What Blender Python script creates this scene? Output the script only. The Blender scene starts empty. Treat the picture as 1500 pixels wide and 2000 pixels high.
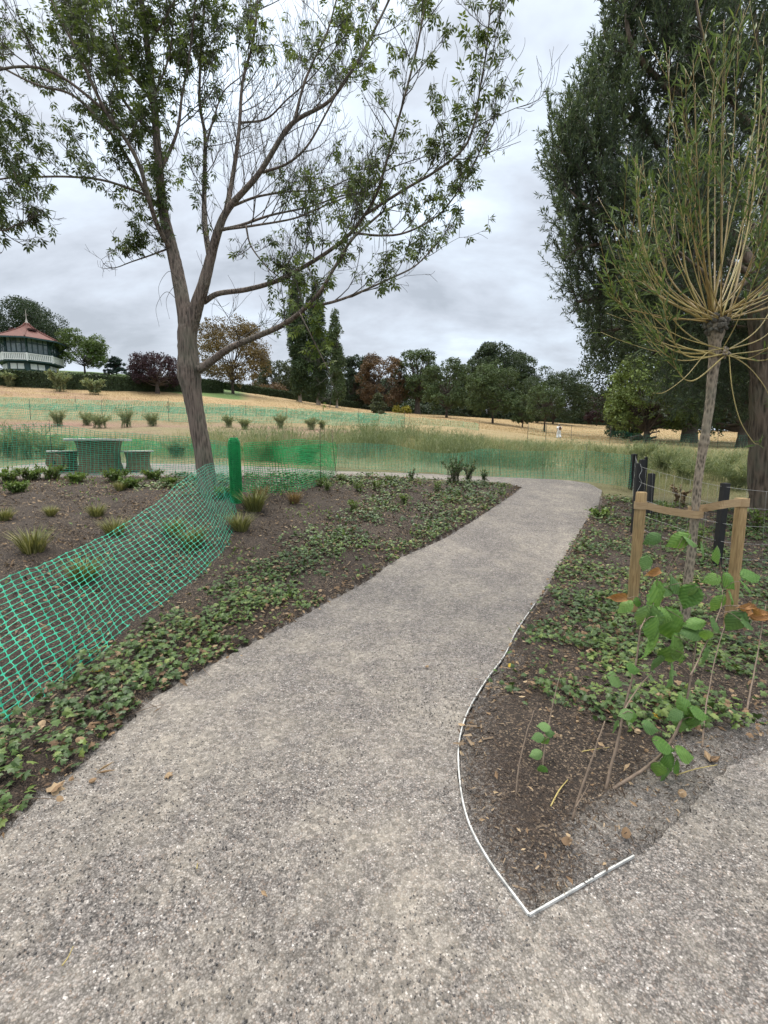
import bpy, math, random
import numpy as np
from math import radians, sin, cos, pi

# ------------------------------------------------------------------ camera, sky, sun, exposure
SC = bpy.context.scene
CAM_H, PITCH, FPX = 1.60, radians(8.0), 900.0          # focal length in photo pixels (1500 wide)
cam_data = bpy.data.cameras.new("camera")
cam = bpy.data.objects.new("camera", cam_data)
SC.collection.objects.link(cam)
SC.camera = cam
cam_data.sensor_fit = 'HORIZONTAL'
cam_data.sensor_width = 36.0
cam_data.lens = 36.0 * FPX / 1500.0
cam_data.clip_start = 0.05
cam_data.clip_end = 3000
cam.location = (0, 0, CAM_H)
cam.rotation_euler = (pi / 2 - PITCH, 0, 0)
SC.render.resolution_x, SC.render.resolution_y = 768, 1024
SC.view_settings.view_transform = 'Standard'
SC.view_settings.look = 'None'
SC.view_settings.gamma = 1.0
SC.view_settings.exposure = 1.0

SUN_EL, SUN_AZ = radians(58), radians(-35)
world = bpy.data.worlds.new("World")
SC.world = world
world.use_nodes = True
def build_world():
    nt = world.node_tree; nt.nodes.clear(); N = nt.nodes.new; L = nt.links.new
    out = N('ShaderNodeOutputWorld'); bg = N('ShaderNodeBackground'); bg.inputs['Strength'].default_value = 0.10
    sky = N('ShaderNodeTexSky'); sky.sky_type = 'NISHITA'; sky.sun_disc = False
    sky.sun_elevation = SUN_EL; sky.sun_rotation = SUN_AZ; sky.dust_density = 3
    tc = N('ShaderNodeTexCoord'); sep = N('ShaderNodeSeparateXYZ'); L(tc.outputs['Generated'], sep.inputs[0])
    def m(op, a, b=None, clamp=False):
        n = N('ShaderNodeMath'); n.operation = op; n.use_clamp = clamp
        for i, v in enumerate((a, b)):
            if v is None: continue
            if isinstance(v, (int, float)): n.inputs[i].default_value = v
            else: L(v, n.inputs[i])
        return n.outputs[0]
    zc = m('MAXIMUM', sep.outputs[2], 0.0)
    den = m('ADD', zc, 0.34)
    cx = m('DIVIDE', sep.outputs[0], den); cy = m('DIVIDE', sep.outputs[1], den)
    comb = N('ShaderNodeCombineXYZ'); L(cx, comb.inputs[0]); L(cy, comb.inputs[1]); comb.inputs[2].default_value = 3.1
    def noise(scale, detail, rough, dist=0.0, off=0.0):
        mp = N('ShaderNodeMapping'); mp.inputs['Location'].default_value = (off, off * .7, 0)
        mp.inputs['Scale'].default_value = (0.8, 1.25, 1)
        L(comb.outputs[0], mp.inputs[0])
        n = N('ShaderNodeTexNoise'); n.inputs['Scale'].default_value = scale
        n.inputs['Detail'].default_value = detail; n.inputs['Roughness'].default_value = rough
        n.inputs['Distortion'].default_value = dist
        L(mp.outputs[0], n.inputs['Vector']); return n.outputs[0]
    a = noise(1.15, 6, .52, .3, 4.3); b = noise(3.6, 5, .6, .2, 1.7)
    v = m('ADD', m('MULTIPLY', a, .72), m('MULTIPLY', b, .28))
    cr = N('ShaderNodeValToRGB'); L(v, cr.inputs[0])
    e = cr.color_ramp.elements
    e[0].position = .40; e[0].color = (.245, .27, .305, 1)
    e[1].position = .62; e[1].color = (.53, .61, .70, 1)
    k = e.new(.47); k.color = (.325, .355, .40, 1)
    k = e.new(.54); k.color = (.40, .45, .51, 1)
    # a cloudy sky is brighter overhead than at the horizon
    g = N('ShaderNodeMapRange'); L(sep.outputs[2], g.inputs[0])
    g.inputs[1].default_value = .0; g.inputs[2].default_value = .6; g.inputs[3].default_value = .95; g.inputs[4].default_value = 1.16
    g2 = N('ShaderNodeMapRange'); g2.interpolation_type = 'SMOOTHSTEP'; L(sep.outputs[2], g2.inputs[0])
    g2.inputs[1].default_value = .6; g2.inputs[2].default_value = 1.0; g2.inputs[3].default_value = 0; g2.inputs[4].default_value = 5.4
    gain = m('MULTIPLY', m('ADD', g.outputs[0], g2.outputs[0]), 10.0)
    cl = N('ShaderNodeVectorMath'); cl.operation = 'SCALE'; L(cr.outputs[0], cl.inputs[0]); L(gain, cl.inputs['Scale'])
    warm = N('ShaderNodeMix'); warm.data_type = 'RGBA'; L(m('MULTIPLY', g2.outputs[0], .3, True), warm.inputs[0])
    warm.inputs[6].default_value = (1, 1, 1, 1); warm.inputs[7].default_value = (1.12, 1.0, .86, 1)
    cw = N('ShaderNodeMix'); cw.data_type = 'RGBA'; cw.blend_type = 'MULTIPLY'; cw.inputs[0].default_value = 1; L(cl.outputs[0], cw.inputs[6]); L(warm.outputs[2], cw.inputs[7])
    mix = N('ShaderNodeMix'); mix.data_type = 'RGBA'; mix.inputs[0].default_value = 0.94
    L(sky.outputs[0], mix.inputs[6]); L(cw.outputs[2], mix.inputs[7])
    L(mix.outputs[2], bg.inputs[0]); L(bg.outputs[0], out.inputs[0])
build_world()
sd = bpy.data.lights.new("sun", 'SUN'); sd.energy = 1.2; sd.angle = radians(22); sd.color = (1.0, .93, .82)
sun = bpy.data.objects.new("sun", sd); SC.collection.objects.link(sun)
sun.rotation_euler = (pi / 2 - SUN_EL, 0, pi - SUN_AZ if False else radians(-150))

# ------------------------------------------------------------------ helpers
RNG = np.random.default_rng(11)
random.seed(11)
COL = SC.collection
SP, CP = sin(PITCH), cos(PITCH)

def P(px, py, d):
    """world point seen at photo pixel (px, py) at ground distance d ahead"""
    u = (px - 750) / FPX; v = (1000 - py) / FPX
    y = CP + v * SP; z = -SP + v * CP
    return np.array([u / y * d, d, CAM_H + z / y * d])
def proj(p):
    p = np.asarray(p, float); x, y, z = p[..., 0], p[..., 1], p[..., 2] - CAM_H
    f = y * CP - z * SP; up = y * SP + z * CP
    return 750 + FPX * x / f, 1000 - FPX * up / f

DD = [0, 3, 5, 7, 10, 14, 20, 30, 45, 60, 80, 100, 140, 500]
COLS = [-500, -300, 0, 200, 400, 600, 750, 900, 1100, 1300, 1500, 1900]
ZT = np.array([
 [0, .10, .5, .9, 1.15, 1.5, 2.4, 4.4, 7.5, 10.8, 15.5, 18, 19, 22],
 [0, .10, .5, .85, 1.10, 1.4, 2.2, 4.0, 7.0, 10.4, 15.2, 18, 19, 22],
 [0, .06, .42, .72, 1.03, 1.30, 1.86, 3.32, 5.9, 9.6, 14.6, 17.2, 18.6, 22],
 [0, .03, .34, .68, 1.06, 1.30, 1.86, 3.2, 5.5, 8.5, 14.3, 17.6, 19, 21],
 [0, .0, .22, .60, 1.00, 1.30, 1.85, 3.1, 5.3, 7.5, 11.6, 15.0, 18, 20],
 [0, .0, .05, .42, .95, 1.22, 1.72, 2.9, 4.5, 6.4, 8.8, 11.1, 13.5, 18],
 [0, .0, .0, .30, .86, 1.15, 1.60, 2.55, 3.9, 5.3, 7.1, 9.0, 11.2, 16],
 [0, .0, .0, .16, .70, 1.05, 1.50, 2.4, 3.6, 4.9, 6.5, 8.1, 10.2, 15],
 [0, .0, .0, .10, .63, 1.00, 1.40, 1.85, 2.3, 3.3, 5.0, 6.7, 8.2, 13],
 [0, .0, .0, .05, .38, .75, 1.15, 1.50, 1.9, 2.8, 4.0, 5.3, 7, 12],
 [0, .0, .0, .03, .38, .70, 1.10, 1.40, 1.8, 2.4, 3.5, 4.6, 6, 11],
 [0, .0, .0, .03, .38, .70, 1.10, 1.40, 1.8, 2.4, 3.5, 4.6, 6, 11]])
TT = (np.array(COLS) - 750) / FPX / 1.01
SS = np.log1p(np.array(DD) / 3.0)
NS, NTT = 420, 240
_s = np.linspace(0, SS[-1], NS); _t = np.linspace(TT[0], TT[-1], NTT)
FZ = np.array([np.interp(_s, SS, row) for row in ZT])
FZ = np.array([np.interp(_t, TT, FZ[:, j]) for j in range(NS)])          # [s, t]
def _blur(A, n, ax):
    for _ in range(n):
        B = np.concatenate([np.take(A, [0], ax), A, np.take(A, [-1], ax)], ax)
        A = (np.take(B, range(0, A.shape[ax]), ax) + 2 * A + np.take(B, range(2, A.shape[ax] + 2), ax)) / 4
    return A
FZ = _blur(_blur(FZ, 60, 0), 90, 1)
def Z(x, y):
    x = np.asarray(x, float); y = np.asarray(y, float)
    yy = np.clip(y, 0.4, 499); t = np.clip(x / yy, _t[0], _t[-1] - 1e-6); s = np.log1p(yy / 3.0)
    fi = np.clip(s / _s[-1] * (NS - 1), 0, NS - 1.001); fj = (t - _t[0]) / (_t[-1] - _t[0]) * (NTT - 1)
    i = fi.astype(int); j = fj.astype(int); a = fi - i; b = fj - j
    z = (FZ[i, j] * (1 - a) + FZ[i + 1, j] * a) * (1 - b) + (FZ[i, j + 1] * (1 - a) + FZ[i + 1, j + 1] * a) * b
    far = np.clip((np.abs(x) - 1.3 * yy) / 8.0, 0, 1)     # far off to the sides and behind the ground is level
    return z * (1 - .0 * far)
def G(px, py, dmax=300):
    """ground point seen at photo pixel"""
    u = (px - 750) / FPX; v = (1000 - py) / FPX; y = CP + v * SP; z = -SP + v * CP
    d = np.exp(np.linspace(math.log(.5), math.log(dmax), 4000))
    h = CAM_H + z / y * d - Z(u / y * d, d)
    k = np.where(h < 0)[0]
    k = k[0] if len(k) else len(d) - 1
    D = float(d[k]); X = u / y * D
    return np.array([X, D, float(Z(X, D))])
def GD(px, d):
    x = (px - 750) / FPX / 1.01 * d
    for _ in range(4): x = (px - 750) / FPX * (d * CP - (float(Z(x, d)) - CAM_H) * SP)
    return np.array([x, d, float(Z(x, d))])

class MB:
    def __init__(s): s.V = []; s.F = []; s.R = []; s.n = 0
    def add(s, v, f, mat=0, rnd=None, smooth=False):
        v = np.asarray(v, float).reshape(-1, 3); f = np.asarray(f, int)
        if len(f) == 0: return
        s.V.append(v); s.F.append((f + s.n, mat, smooth))
        s.R.append(np.full(len(v), 0.5) if rnd is None else np.broadcast_to(np.asarray(rnd, float), (len(v),)))
        s.n += len(v)
    def build(s, name, mats, parent=None, attr=None):
        me = bpy.data.meshes.new(name)
        V = np.concatenate(s.V).astype(np.float32)
        nl = sum(f.size for f, _, _ in s.F); npol = sum(len(f) for f, _, _ in s.F)
        me.vertices.add(len(V)); me.loops.add(nl); me.polygons.add(npol)
        me.vertices.foreach_set('co', V.ravel())
        me.loops.foreach_set('vertex_index', np.concatenate([f.ravel() for f, _, _ in s.F]).astype(np.int32))
        tot = np.concatenate([np.full(len(f), f.shape[1]) for f, _, _ in s.F])
        st = np.concatenate([[0], np.cumsum(tot)[:-1]])
        me.polygons.foreach_set('loop_start', st.astype(np.int32))
        me.polygons.foreach_set('material_index', np.concatenate([np.full(len(f), m) for f, m, _ in s.F]).astype(np.int32))
        me.polygons.foreach_set('use_smooth', np.concatenate([np.full(len(f), sm) for f, _, sm in s.F]).astype(bool))
        me.update(calc_edges=True)
        a = me.attributes.new('rnd', 'FLOAT', 'POINT'); a.data.foreach_set('value', np.concatenate(s.R).astype(np.float32))
        if attr is not None:
            c = me.attributes.new('zone', 'FLOAT_COLOR', 'POINT'); c.data.foreach_set('color', attr.astype(np.float32).ravel())
        for m in (mats if isinstance(mats, (list, tuple)) else [mats]): me.materials.append(m)
        o = bpy.data.objects.new(name, me); COL.objects.link(o)
        if parent is not None:
            o.parent = parent
            o.location = tuple(-np.array(parent.location))
        return o
    def box(s, c, size, mat=0, rot=0.0, rnd=.5):
        c = np.asarray(c, float); h = np.asarray(size, float) / 2
        v = np.array([[x, y, z] for x in (-1, 1) for y in (-1, 1) for z in (-1, 1)]) * h
        ca, sa = cos(rot), sin(rot); v = v @ np.array([[ca, sa, 0], [-sa, ca, 0], [0, 0, 1]]) + c
        s.add(v, [[0, 1, 3, 2], [4, 6, 7, 5], [0, 4, 5, 1], [2, 3, 7, 6], [0, 2, 6, 4], [1, 5, 7, 3]], mat, rnd)
    def beam(s, a, b, w, h, mat=0, rnd=.5, up=(0, 0, 1)):
        a = np.asarray(a, float); b = np.asarray(b, float); d = b - a; d /= np.linalg.norm(d)
        sd_ = np.cross(d, up); n = np.linalg.norm(sd_); sd_ = sd_ / n if n > 1e-6 else np.array([1., 0, 0]); u = np.cross(sd_, d)
        v = [p + x * sd_ * w / 2 + y * u * h / 2 for p in (a, b) for x, y in ((-1, -1), (1, -1), (1, 1), (-1, 1))]
        s.add(v, [[0, 3, 2, 1], [4, 5, 6, 7], [0, 1, 5, 4], [1, 2, 6, 5], [2, 3, 7, 6], [3, 0, 4, 7]], mat, rnd)
    def tube(s, pts, rad, sides=6, mat=0, rnd=.5, cap=True, rough=0.0, smooth=True):
        pts = np.asarray(pts, float); n = len(pts); rad = np.broadcast_to(np.asarray(rad, float), (n,))
        tan = np.gradient(pts, axis=0); tan /= np.linalg.norm(tan, axis=1)[:, None] + 1e-12
        u = np.cross(tan[0], [0.13, 0.31, .9]); u /= np.linalg.norm(u) + 1e-9
        ang = np.arange(sides) * 2 * pi / sides; V = []
        for i in range(n):
            u = u - tan[i] * (u @ tan[i]); u /= np.linalg.norm(u) + 1e-9
            w = np.cross(tan[i], u)
            r = rad[i] * (1 + (rough * (RNG.random(sides) - .5) if rough else 0))
            V.append(pts[i] + (np.cos(ang) * r)[:, None] * u + (np.sin(ang) * r)[:, None] * w)
        V = np.concatenate(V)
        i = np.arange(n - 1)[:, None] * sides; j = np.arange(sides)[None]; k = (j + 1) % sides
        F = np.stack([i + j, i + k, i + sides + k, i + sides + j], -1).reshape(-1, 4)
        s.add(V, F, mat, rnd, smooth)
        if cap:
            b0 = s.n - n * sides
            c = np.array([pts[0], pts[-1]]); s.V.append(c); s.R.append(np.full(2, float(np.mean(rnd)))); s.n += 2
            a1 = [[b0 + (q + 1) % sides, b0 + q, s.n - 2] for q in range(sides)]
            t0 = b0 + (n - 1) * sides
            a2 = [[t0 + q, t0 + (q + 1) % sides, s.n - 1] for q in range(sides)]
            s.F.append((np.array(a1 + a2), mat, False))
    def scatter(s, T, pos, R, scale, mat=0, rnd=None, smooth=False):
        tv, tf = T; pos = np.asarray(pos, float); n = len(pos)
        if n == 0: return
        scale = np.broadcast_to(np.asarray(scale, float), (n,))
        v = np.einsum('nij,kj->nki', R, tv) * scale[:, None, None] + pos[:, None, :]
        k = len(tv)
        if rnd is None: rnd = RNG.random(n)
        rr = np.repeat(np.asarray(rnd, float), k)
        base = (np.arange(n) * k)[:, None, None]
        f = tf[None] + base
        s.add(v.reshape(-1, 3), f.reshape(-1, tf.shape[1]), mat, rr, smooth)
    def lathe(s, prof, c, sides=16, mat=0, rnd=.5, smooth=True, rot=0.0):
        prof = np.asarray(prof, float); n = len(prof); a = np.arange(sides) * 2 * pi / sides + rot
        V = np.stack([prof[:, 0:1] * np.cos(a), prof[:, 0:1] * np.sin(a), np.repeat(prof[:, 1:2], sides, 1)], -1).reshape(-1, 3) + np.asarray(c, float)
        i = np.arange(n - 1)[:, None] * sides; j = np.arange(sides)[None]; k = (j + 1) % sides
        s.add(V, np.stack([i + j, i + k, i + sides + k, i + sides + j], -1).reshape(-1, 4), mat, rnd, smooth)

def norm(v): return v / (np.linalg.norm(v, axis=-1, keepdims=True) + 1e-12)
def frames(d, nrm):
    d = norm(np.asarray(d, float)); side = norm(np.cross(d, nrm)); n = np.cross(side, d)
    return np.stack([side, d, n], -1)
def rv(n): return norm(RNG.normal(size=(n, 3)))
def catmull(pts, m):
    pts = np.asarray(pts, float); n = len(pts)
    P0 = np.vstack([2 * pts[0] - pts[1], pts, 2 * pts[-1] - pts[-2]])
    out = []
    for i in range(n - 1):
        a, b, c, d = P0[i:i + 4]
        for t in np.linspace(0, 1, m, endpoint=False):
            out.append(.5 * ((2 * b) + (-a + c) * t + (2 * a - 5 * b + 4 * c - d) * t * t + (-a + 3 * b - 3 * c + d) * t ** 3))
    out.append(pts[-1]); return np.array(out)

# leaf templates (x across, y along, z normal), unit length
T_LEAF = (np.array([[0, 0, 0], [-.19, .42, .05], [0, 1, -.05], [.19, .42, .05], [0, .45, -.02]]), np.array([[0, 4, 1], [1, 4, 2], [0, 3, 4], [4, 3, 2]]))
T_THIN = (np.array([[0, 0, 0], [-.085, .45, .03], [0, 1, -.06], [.085, .45, .03]]), np.array([[0, 3, 2], [0, 2, 1]]))
T_TUFT = (np.array([[0, 0, 0], [-.32, .5, .08], [0, 1, -.1], [.32, .5, .08]]), np.array([[0, 3, 2], [0, 2, 1]]))
T_BLADE = (np.array([[-.012, 0, 0], [.012, 0, 0], [.008, .5, .06], [-.008, .5, .06], [0, 1, .22]]), None)
def _blade():
    v = np.array([[-.014, 0, 0], [.014, 0, 0], [.010, .55, .05], [-.010, .55, .05], [0, 1, .2]])
    return v, np.array([[0, 1, 2], [0, 2, 3], [3, 2, 4]])
T_BLADE = _blade()
def _compound():
    V, F = [], []
    for (bx, by, ang, L) in ((0, .42, 0, .62), (-.02, .36, .75, .55), (.02, .36, -.75, .55), (-.02, .12, 1.0, .48), (.02, .12, -1.0, .48)):
        t = T_LEAF[0].copy() * L; ca, sa = cos(ang), sin(ang)
        x = t[:, 0] * ca - t[:, 1] * sa + bx; y = t[:, 0] * sa + t[:, 1] * ca + by
        z = t[:, 2] - .35 * np.abs(x)
        F.append(T_LEAF[1] + len(V) * 5); V.append(np.stack([x, y, z], 1))
    v = np.concatenate(V); f = np.concatenate(F)
    st = np.array([[-.012, 0, 0], [.012, 0, 0], [0, .45, 0]])
    return np.vstack([v, st]), np.vstack([f, [[25, 26, 27]]])
T_COMP = _compound()
def _ivy():
    o = [(0, 0), (.22, -.1), (.52, .08), (.34, .3), (.5, .62), (.22, .6), (0, 1.0), (-.22, .6), (-.5, .62), (-.34, .3), (-.52, .08), (-.22, -.1)]
    v = np.array([[x, y, -.25 * abs(x) - .08 * (y - .4) ** 2] for x, y in o] + [[0, .38, .06]])
    return v, np.array([[12, i, (i + 1) % 12] for i in range(12)])
T_IVY = _ivy()
def _round():
    a = np.linspace(0, 2 * pi, 9)[:-1]
    o = np.stack([.42 * np.sin(a) * (1 + .1 * np.cos(a)), .5 - .5 * np.cos(a)], 1)
    v = np.array([[x, y, -.3 * x * x * 2] for x, y in o] + [[0, .5, .05]])
    return v, np.array([[8, i, (i + 1) % 8] for i in range(8)])
T_ROUND = _round()
def _chip():
    v = np.array([[-.16, 0, 0], [.14, .03, .05], [.1, 1, .0], [-.12, .95, .06]])
    return v, np.array([[0, 1, 2], [0, 2, 3]])
T_CHIP = _chip()
def _stone():
    v = np.array([[1, 0, 0], [-1, 0, 0], [0, .8, 0], [0, -.8, 0], [0, 0, .6], [0, 0, -.6]]) * .5
    return v, np.array([[0, 2, 4], [2, 1, 4], [1, 3, 4], [3, 0, 4], [2, 0, 5], [1, 2, 5], [3, 1, 5], [0, 3, 5]])
T_STONE = _stone()

# ------------------------------------------------------------------ materials
MATS = {}
class NB:
    def __init__(s, name):
        s.m = bpy.data.materials.new(name); s.m.use_nodes = True; s.nt = s.m.node_tree
        s.b = s.nt.nodes['Principled BSDF']; s.out = s.nt.nodes['Material Output']
    def N(s, t): return s.nt.nodes.new(t)
    def L(s, a, b): s.nt.links.new(a, b)
    def coord(s, scale=(1, 1, 1), kind='Object'):
        tc = s.N('ShaderNodeTexCoord'); mp = s.N('ShaderNodeMapping'); mp.inputs['Scale'].default_value = scale
        s.L(tc.outputs[kind], mp.inputs[0]); return mp.outputs[0]
    def noise(s, vec, scale, detail=4, rough=.55, dist=0):
        n = s.N('ShaderNodeTexNoise'); n.inputs['Scale'].default_value = scale; n.inputs['Detail'].default_value = detail
        n.inputs['Roughness'].default_value = rough; n.inputs['Distortion'].default_value = dist
        s.L(vec, n.inputs['Vector']); return n.outputs[0]
    def voro(s, vec, scale, feat='F1'):
        n = s.N('ShaderNodeTexVoronoi'); n.feature = feat; n.inputs['Scale'].default_value = scale
        s.L(vec, n.inputs['Vector']); return n
    def ramp(s, fac, stops, interp='LINEAR'):
        r = s.N('ShaderNodeValToRGB'); r.color_ramp.interpolation = interp; e = r.color_ramp.elements
        e[0].position, e[0].color = stops[0][0], (*stops[0][1], 1); e[1].position, e[1].color = stops[-1][0], (*stops[-1][1], 1)
        for p, c in stops[1:-1]:
            k = e.new(p); k.color = (*c, 1)
        s.L(fac, r.inputs[0]); return r.outputs[0]
    def mix(s, f, a, b, mode='MIX'):
        n = s.N('ShaderNodeMix'); n.data_type = 'RGBA'; n.blend_type = mode
        for i, v in ((0, f), (6, a), (7, b)):
            if isinstance(v, (int, float)): n.inputs[i].default_value = v
            elif isinstance(v, tuple): n.inputs[i].default_value = (*v, 1)
            else: s.L(v, n.inputs[i])
        return n.outputs[2]
    def math(s, op, a, b=0.0, clamp=False):
        n = s.N('ShaderNodeMath'); n.operation = op; n.use_clamp = clamp
        for i, v in enumerate((a, b)):
            if isinstance(v, (int, float)): n.inputs[i].default_value = v
            else: s.L(v, n.inputs[i])
        return n.outputs[0]
    def rng(s, f, a, b, c=0.0, d=1.0):
        n = s.N('ShaderNodeMapRange')
        for i, v in enumerate((a, b, c, d)): n.inputs[i + 1].default_value = v
        s.L(f, n.inputs[0]); return n.outputs[0]
    def attr(s, name, out='Fac'):
        n = s.N('ShaderNodeAttribute'); n.attribute_name = name; return n.outputs[out]
    def bump(s, h, strength=.5, dist=.01):
        n = s.N('ShaderNodeBump'); n.inputs['Strength'].default_value = strength; n.inputs['Distance'].default_value = dist
        s.L(h, n.inputs['Height']); s.L(n.outputs[0], s.b.inputs['Normal']); return n
    def col(s, c):
        if isinstance(c, tuple): s.b.inputs['Base Color'].default_value = (*c, 1)
        else: s.L(c, s.b.inputs['Base Color'])
    def rough(s, r):
        if isinstance(r, (int, float)): s.b.inputs['Roughness'].default_value = r
        else: s.L(r, s.b.inputs['Roughness'])

def foliage(name, c0, c1, c2, trans=.25, rough=.55, nscale=.6, spread=.35):
    m = NB(name)
    r = m.attr('rnd'); n = m.noise(m.coord(), nscale, 2)
    f = m.math('ADD', m.math('MULTIPLY', r, 1 - spread), m.math('MULTIPLY', n, spread))
    c = m.ramp(f, [(.1, c0), (.5, c1), (.92, c2)])
    m.col(c); m.rough(rough); m.b.inputs['Specular IOR Level'].default_value = .35
    t = m.N('ShaderNodeBsdfTranslucent'); br = m.mix(1.0, c, (1.0, 1.0, .55), 'MULTIPLY')
    m.L(br, t.inputs[0]); mx = m.N('ShaderNodeMixShader'); mx.inputs[0].default_value = trans
    m.L(m.b.outputs[0], mx.inputs[1]); m.L(t.outputs[0], mx.inputs[2]); m.L(mx.outputs[0], m.out.inputs[0])
    return m.m
def plain(name, c, rough=.7, var=.25, nscale=8, bump=0, metal=0.0):
    m = NB(name); n = m.noise(m.coord(), nscale, 5)
    lo = tuple(x * (1 - var) for x in c); hi = tuple(min(1, x * (1 + var)) for x in c)
    m.col(m.ramp(n, [(.3, lo), (.7, hi)])); m.rough(rough); m.b.inputs['Metallic'].default_value = metal
    if bump: m.bump(n, bump, .01)
    return m.m
def bark(name, c0, c1, scale=1.0, zs=.12, strength=.9, dist=.02):
    m = NB(name)
    v = m.coord((1, 1, zs)); w = m.voro(v, 38 * scale, 'F1').outputs['Distance']
    n = m.noise(m.coord((1, 1, .3)), 22 * scale, 6, .65); n2 = m.noise(m.coord(), 3.0, 3)
    h = m.math('ADD', m.math('MULTIPLY', w, .7), m.math('MULTIPLY', n, .6))
    c = m.ramp(h, [(.32, c0), (.75, c1)])
    c = m.mix(m.rng(n2, .45, .7), c, m.mix(.45, c, (.16, .17, .12)))
    m.col(c); m.rough(.9); m.bump(h, strength, dist); return m.m

def gravel_nodes(m):
    v = m.coord()
    vo = m.voro(v, 135); vo2 = m.voro(v, 260); big = m.noise(v, 1.1, 5, .6); mid = m.noise(v, 5.5, 4, .6)
    r = m.N('ShaderNodeSeparateColor'); m.L(vo.outputs['Color'], r.inputs[0])
    r2 = m.N('ShaderNodeSeparateColor'); m.L(vo2.outputs['Color'], r2.inputs[0])
    st = m.ramp(r.outputs[0], [(0, (.05, .046, .045)), (.35, (.135, .125, .12)), (.62, (.235, .218, .208)), (.86, (.32, .30, .285)), (.96, (.42, .40, .385)), (1, (.70, .68, .66))])
    st = m.mix(m.rng(r.outputs[1], .72, .9, 0, .45), st, (.26, .17, .12))
    fine = m.ramp(r2.outputs[0], [(0, (.10, .093, .09)), (.5, (.2, .185, .175)), (1, (.36, .34, .32))])
    st = m.mix(m.rng(r2.outputs[2], .35, .6, 0, .8), st, fine)
    edge = m.rng(vo.outputs['Distance'], .35, .75, 1, .45)
    st = m.mix(1.0, st, edge, 'MULTIPLY')
    sand = m.mix(m.noise(v, 160, 2), (.27, .245, .20), (.41, .375, .315))
    f = m.math('ADD', m.math('MULTIPLY', big, .6), m.math('MULTIPLY', mid, .4))
    dust = m.rng(f, .43, .64, 0.06, .58)
    c = m.mix(dust, st, sand)
    g1 = m.voro(v, 48); q1 = m.N('ShaderNodeSeparateColor'); m.L(g1.outputs['Color'], q1.inputs[0])
    grain = m.math('ADD', m.math('MULTIPLY', m.noise(v, 40, 5, .85), .6), m.math('MULTIPLY', q1.outputs[0], .4))
    c = m.mix(1.0, c, m.ramp(grain, [(.28, (.60, .59, .58)), (.5, (.88, .87, .86)), (.74, (1.25, 1.23, 1.21))]), 'MULTIPLY')
    c = m.mix(1.0, c, (.935, .925, .92), 'MULTIPLY')
    tone = m.rng(m.noise(v, .45, 3), .35, .65, .92, 1.08)
    c = m.mix(1.0, c, tone, 'MULTIPLY')
    hgt = m.math('MULTIPLY', m.math('SUBTRACT', 1.0, vo.outputs['Distance']), m.math('SUBTRACT', 1.0, m.math('MULTIPLY', dust, .7)))
    return c, hgt
def mat_path():
    m = NB('gravel_path'); c, h = gravel_nodes(m); m.col(c); m.rough(.88); m.bump(h, .55, .005); return m.m
def mat_ground():
    m = NB('ground'); z = m.attr('zone', 'Color'); s = m.N('ShaderNodeSeparateColor'); m.L(z, s.inputs[0])
    v = m.coord()
    # mulched soil
    vo = m.voro(m.coord((1, 1.0, 1)), 120); so = m.N('ShaderNodeSeparateColor'); m.L(vo.outputs['Color'], so.inputs[0])
    n1 = m.noise(v, 30, 6, .7); n2 = m.noise(v, 1.4, 4)
    soil = m.ramp(n1, [(.3, (.013, .009, .006)), (.55, (.034, .022, .015)), (.8, (.085, .056, .037))])
    chips = m.ramp(so.outputs[0], [(0, (.012, .009, .007)), (.55, (.035, .025, .018)), (.85, (.11, .078, .055)), (1, (.30, .225, .15))])
    soil = m.mix(m.rng(n2, .35, .6, .25, .8), soil, chips)
    # field: straw, weeds, bare patches
    vs = m.coord((.35, 1, 1)); f1 = m.noise(vs, .22, 6, .62); f2 = m.noise(vs, 1.6, 6, .7); f3 = m.noise(v, 9, 5, .75)
    straw = m.ramp(m.math('ADD', m.math('MULTIPLY', f2, .5), m.math('MULTIPLY', f3, .5)), [(.3, (.15, .10, .045)), (.5, (.28, .195, .09)), (.72, (.42, .325, .18))])
    green = m.ramp(m.math('ADD', m.math('MULTIPLY', f2, .5), m.math('MULTIPLY', f3, .5)), [(.3, (.05, .065, .025)), (.55, (.115, .135, .06)), (.75, (.23, .24, .115))])
    bare = m.ramp(f3, [(.3, (.13, .072, .048)), (.7, (.29, .175, .12))])
    lawn = m.ramp(f3, [(.3, (.05, .09, .02)), (.7, (.12, .19, .05))])
    fld = m.mix(m.math('MULTIPLY', s.outputs[1], m.rng(f1, .35, .6, .5, 1.0)), straw, green)
    alp = m.attr('zone', 'Alpha')
    fld = m.mix(m.math('MULTIPLY', s.outputs[2], m.rng(f1, .4, .56, .1, 1.0)), fld, bare)
    fld = m.mix(m.rng(alp, .5, .9), fld, lawn)
    gr, gh = gravel_nodes(m)
    w = m.rng(alp, .02, .40)         # 0..0.45 of alpha: stones washed into the bed
    brk = m.rng(m.math('ADD', m.math('MULTIPLY', w, .62), m.math('MULTIPLY', m.noise(v, 75, 4, .75), .75)), .50, .68)
    bed = m.mix(brk, soil, gr)
    c = m.mix(s.outputs[0], fld, bed)
    m.col(c); m.rough(.95)
    h = m.math('ADD', m.math('MULTIPLY', n1, .9), m.math('MULTIPLY', vo.outputs['Distance'], .5))
    m.bump(h, .9, .02); return m.m

def wood(name, c0, c1, sc=1.0):
    m = NB(name); v = m.coord((9, 9, .7)); n = m.noise(v, 9 * sc, 5, .6, .6); n2 = m.noise(m.coord(), 5, 3)
    c = m.ramp(n, [(.3, c0), (.7, c1)]); c = m.mix(m.rng(n2, .5, .75, 0, .5), c, (.17, .14, .07))
    m.col(c); m.rough(.75); m.bump(n, .3, .004); return m.m

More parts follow.
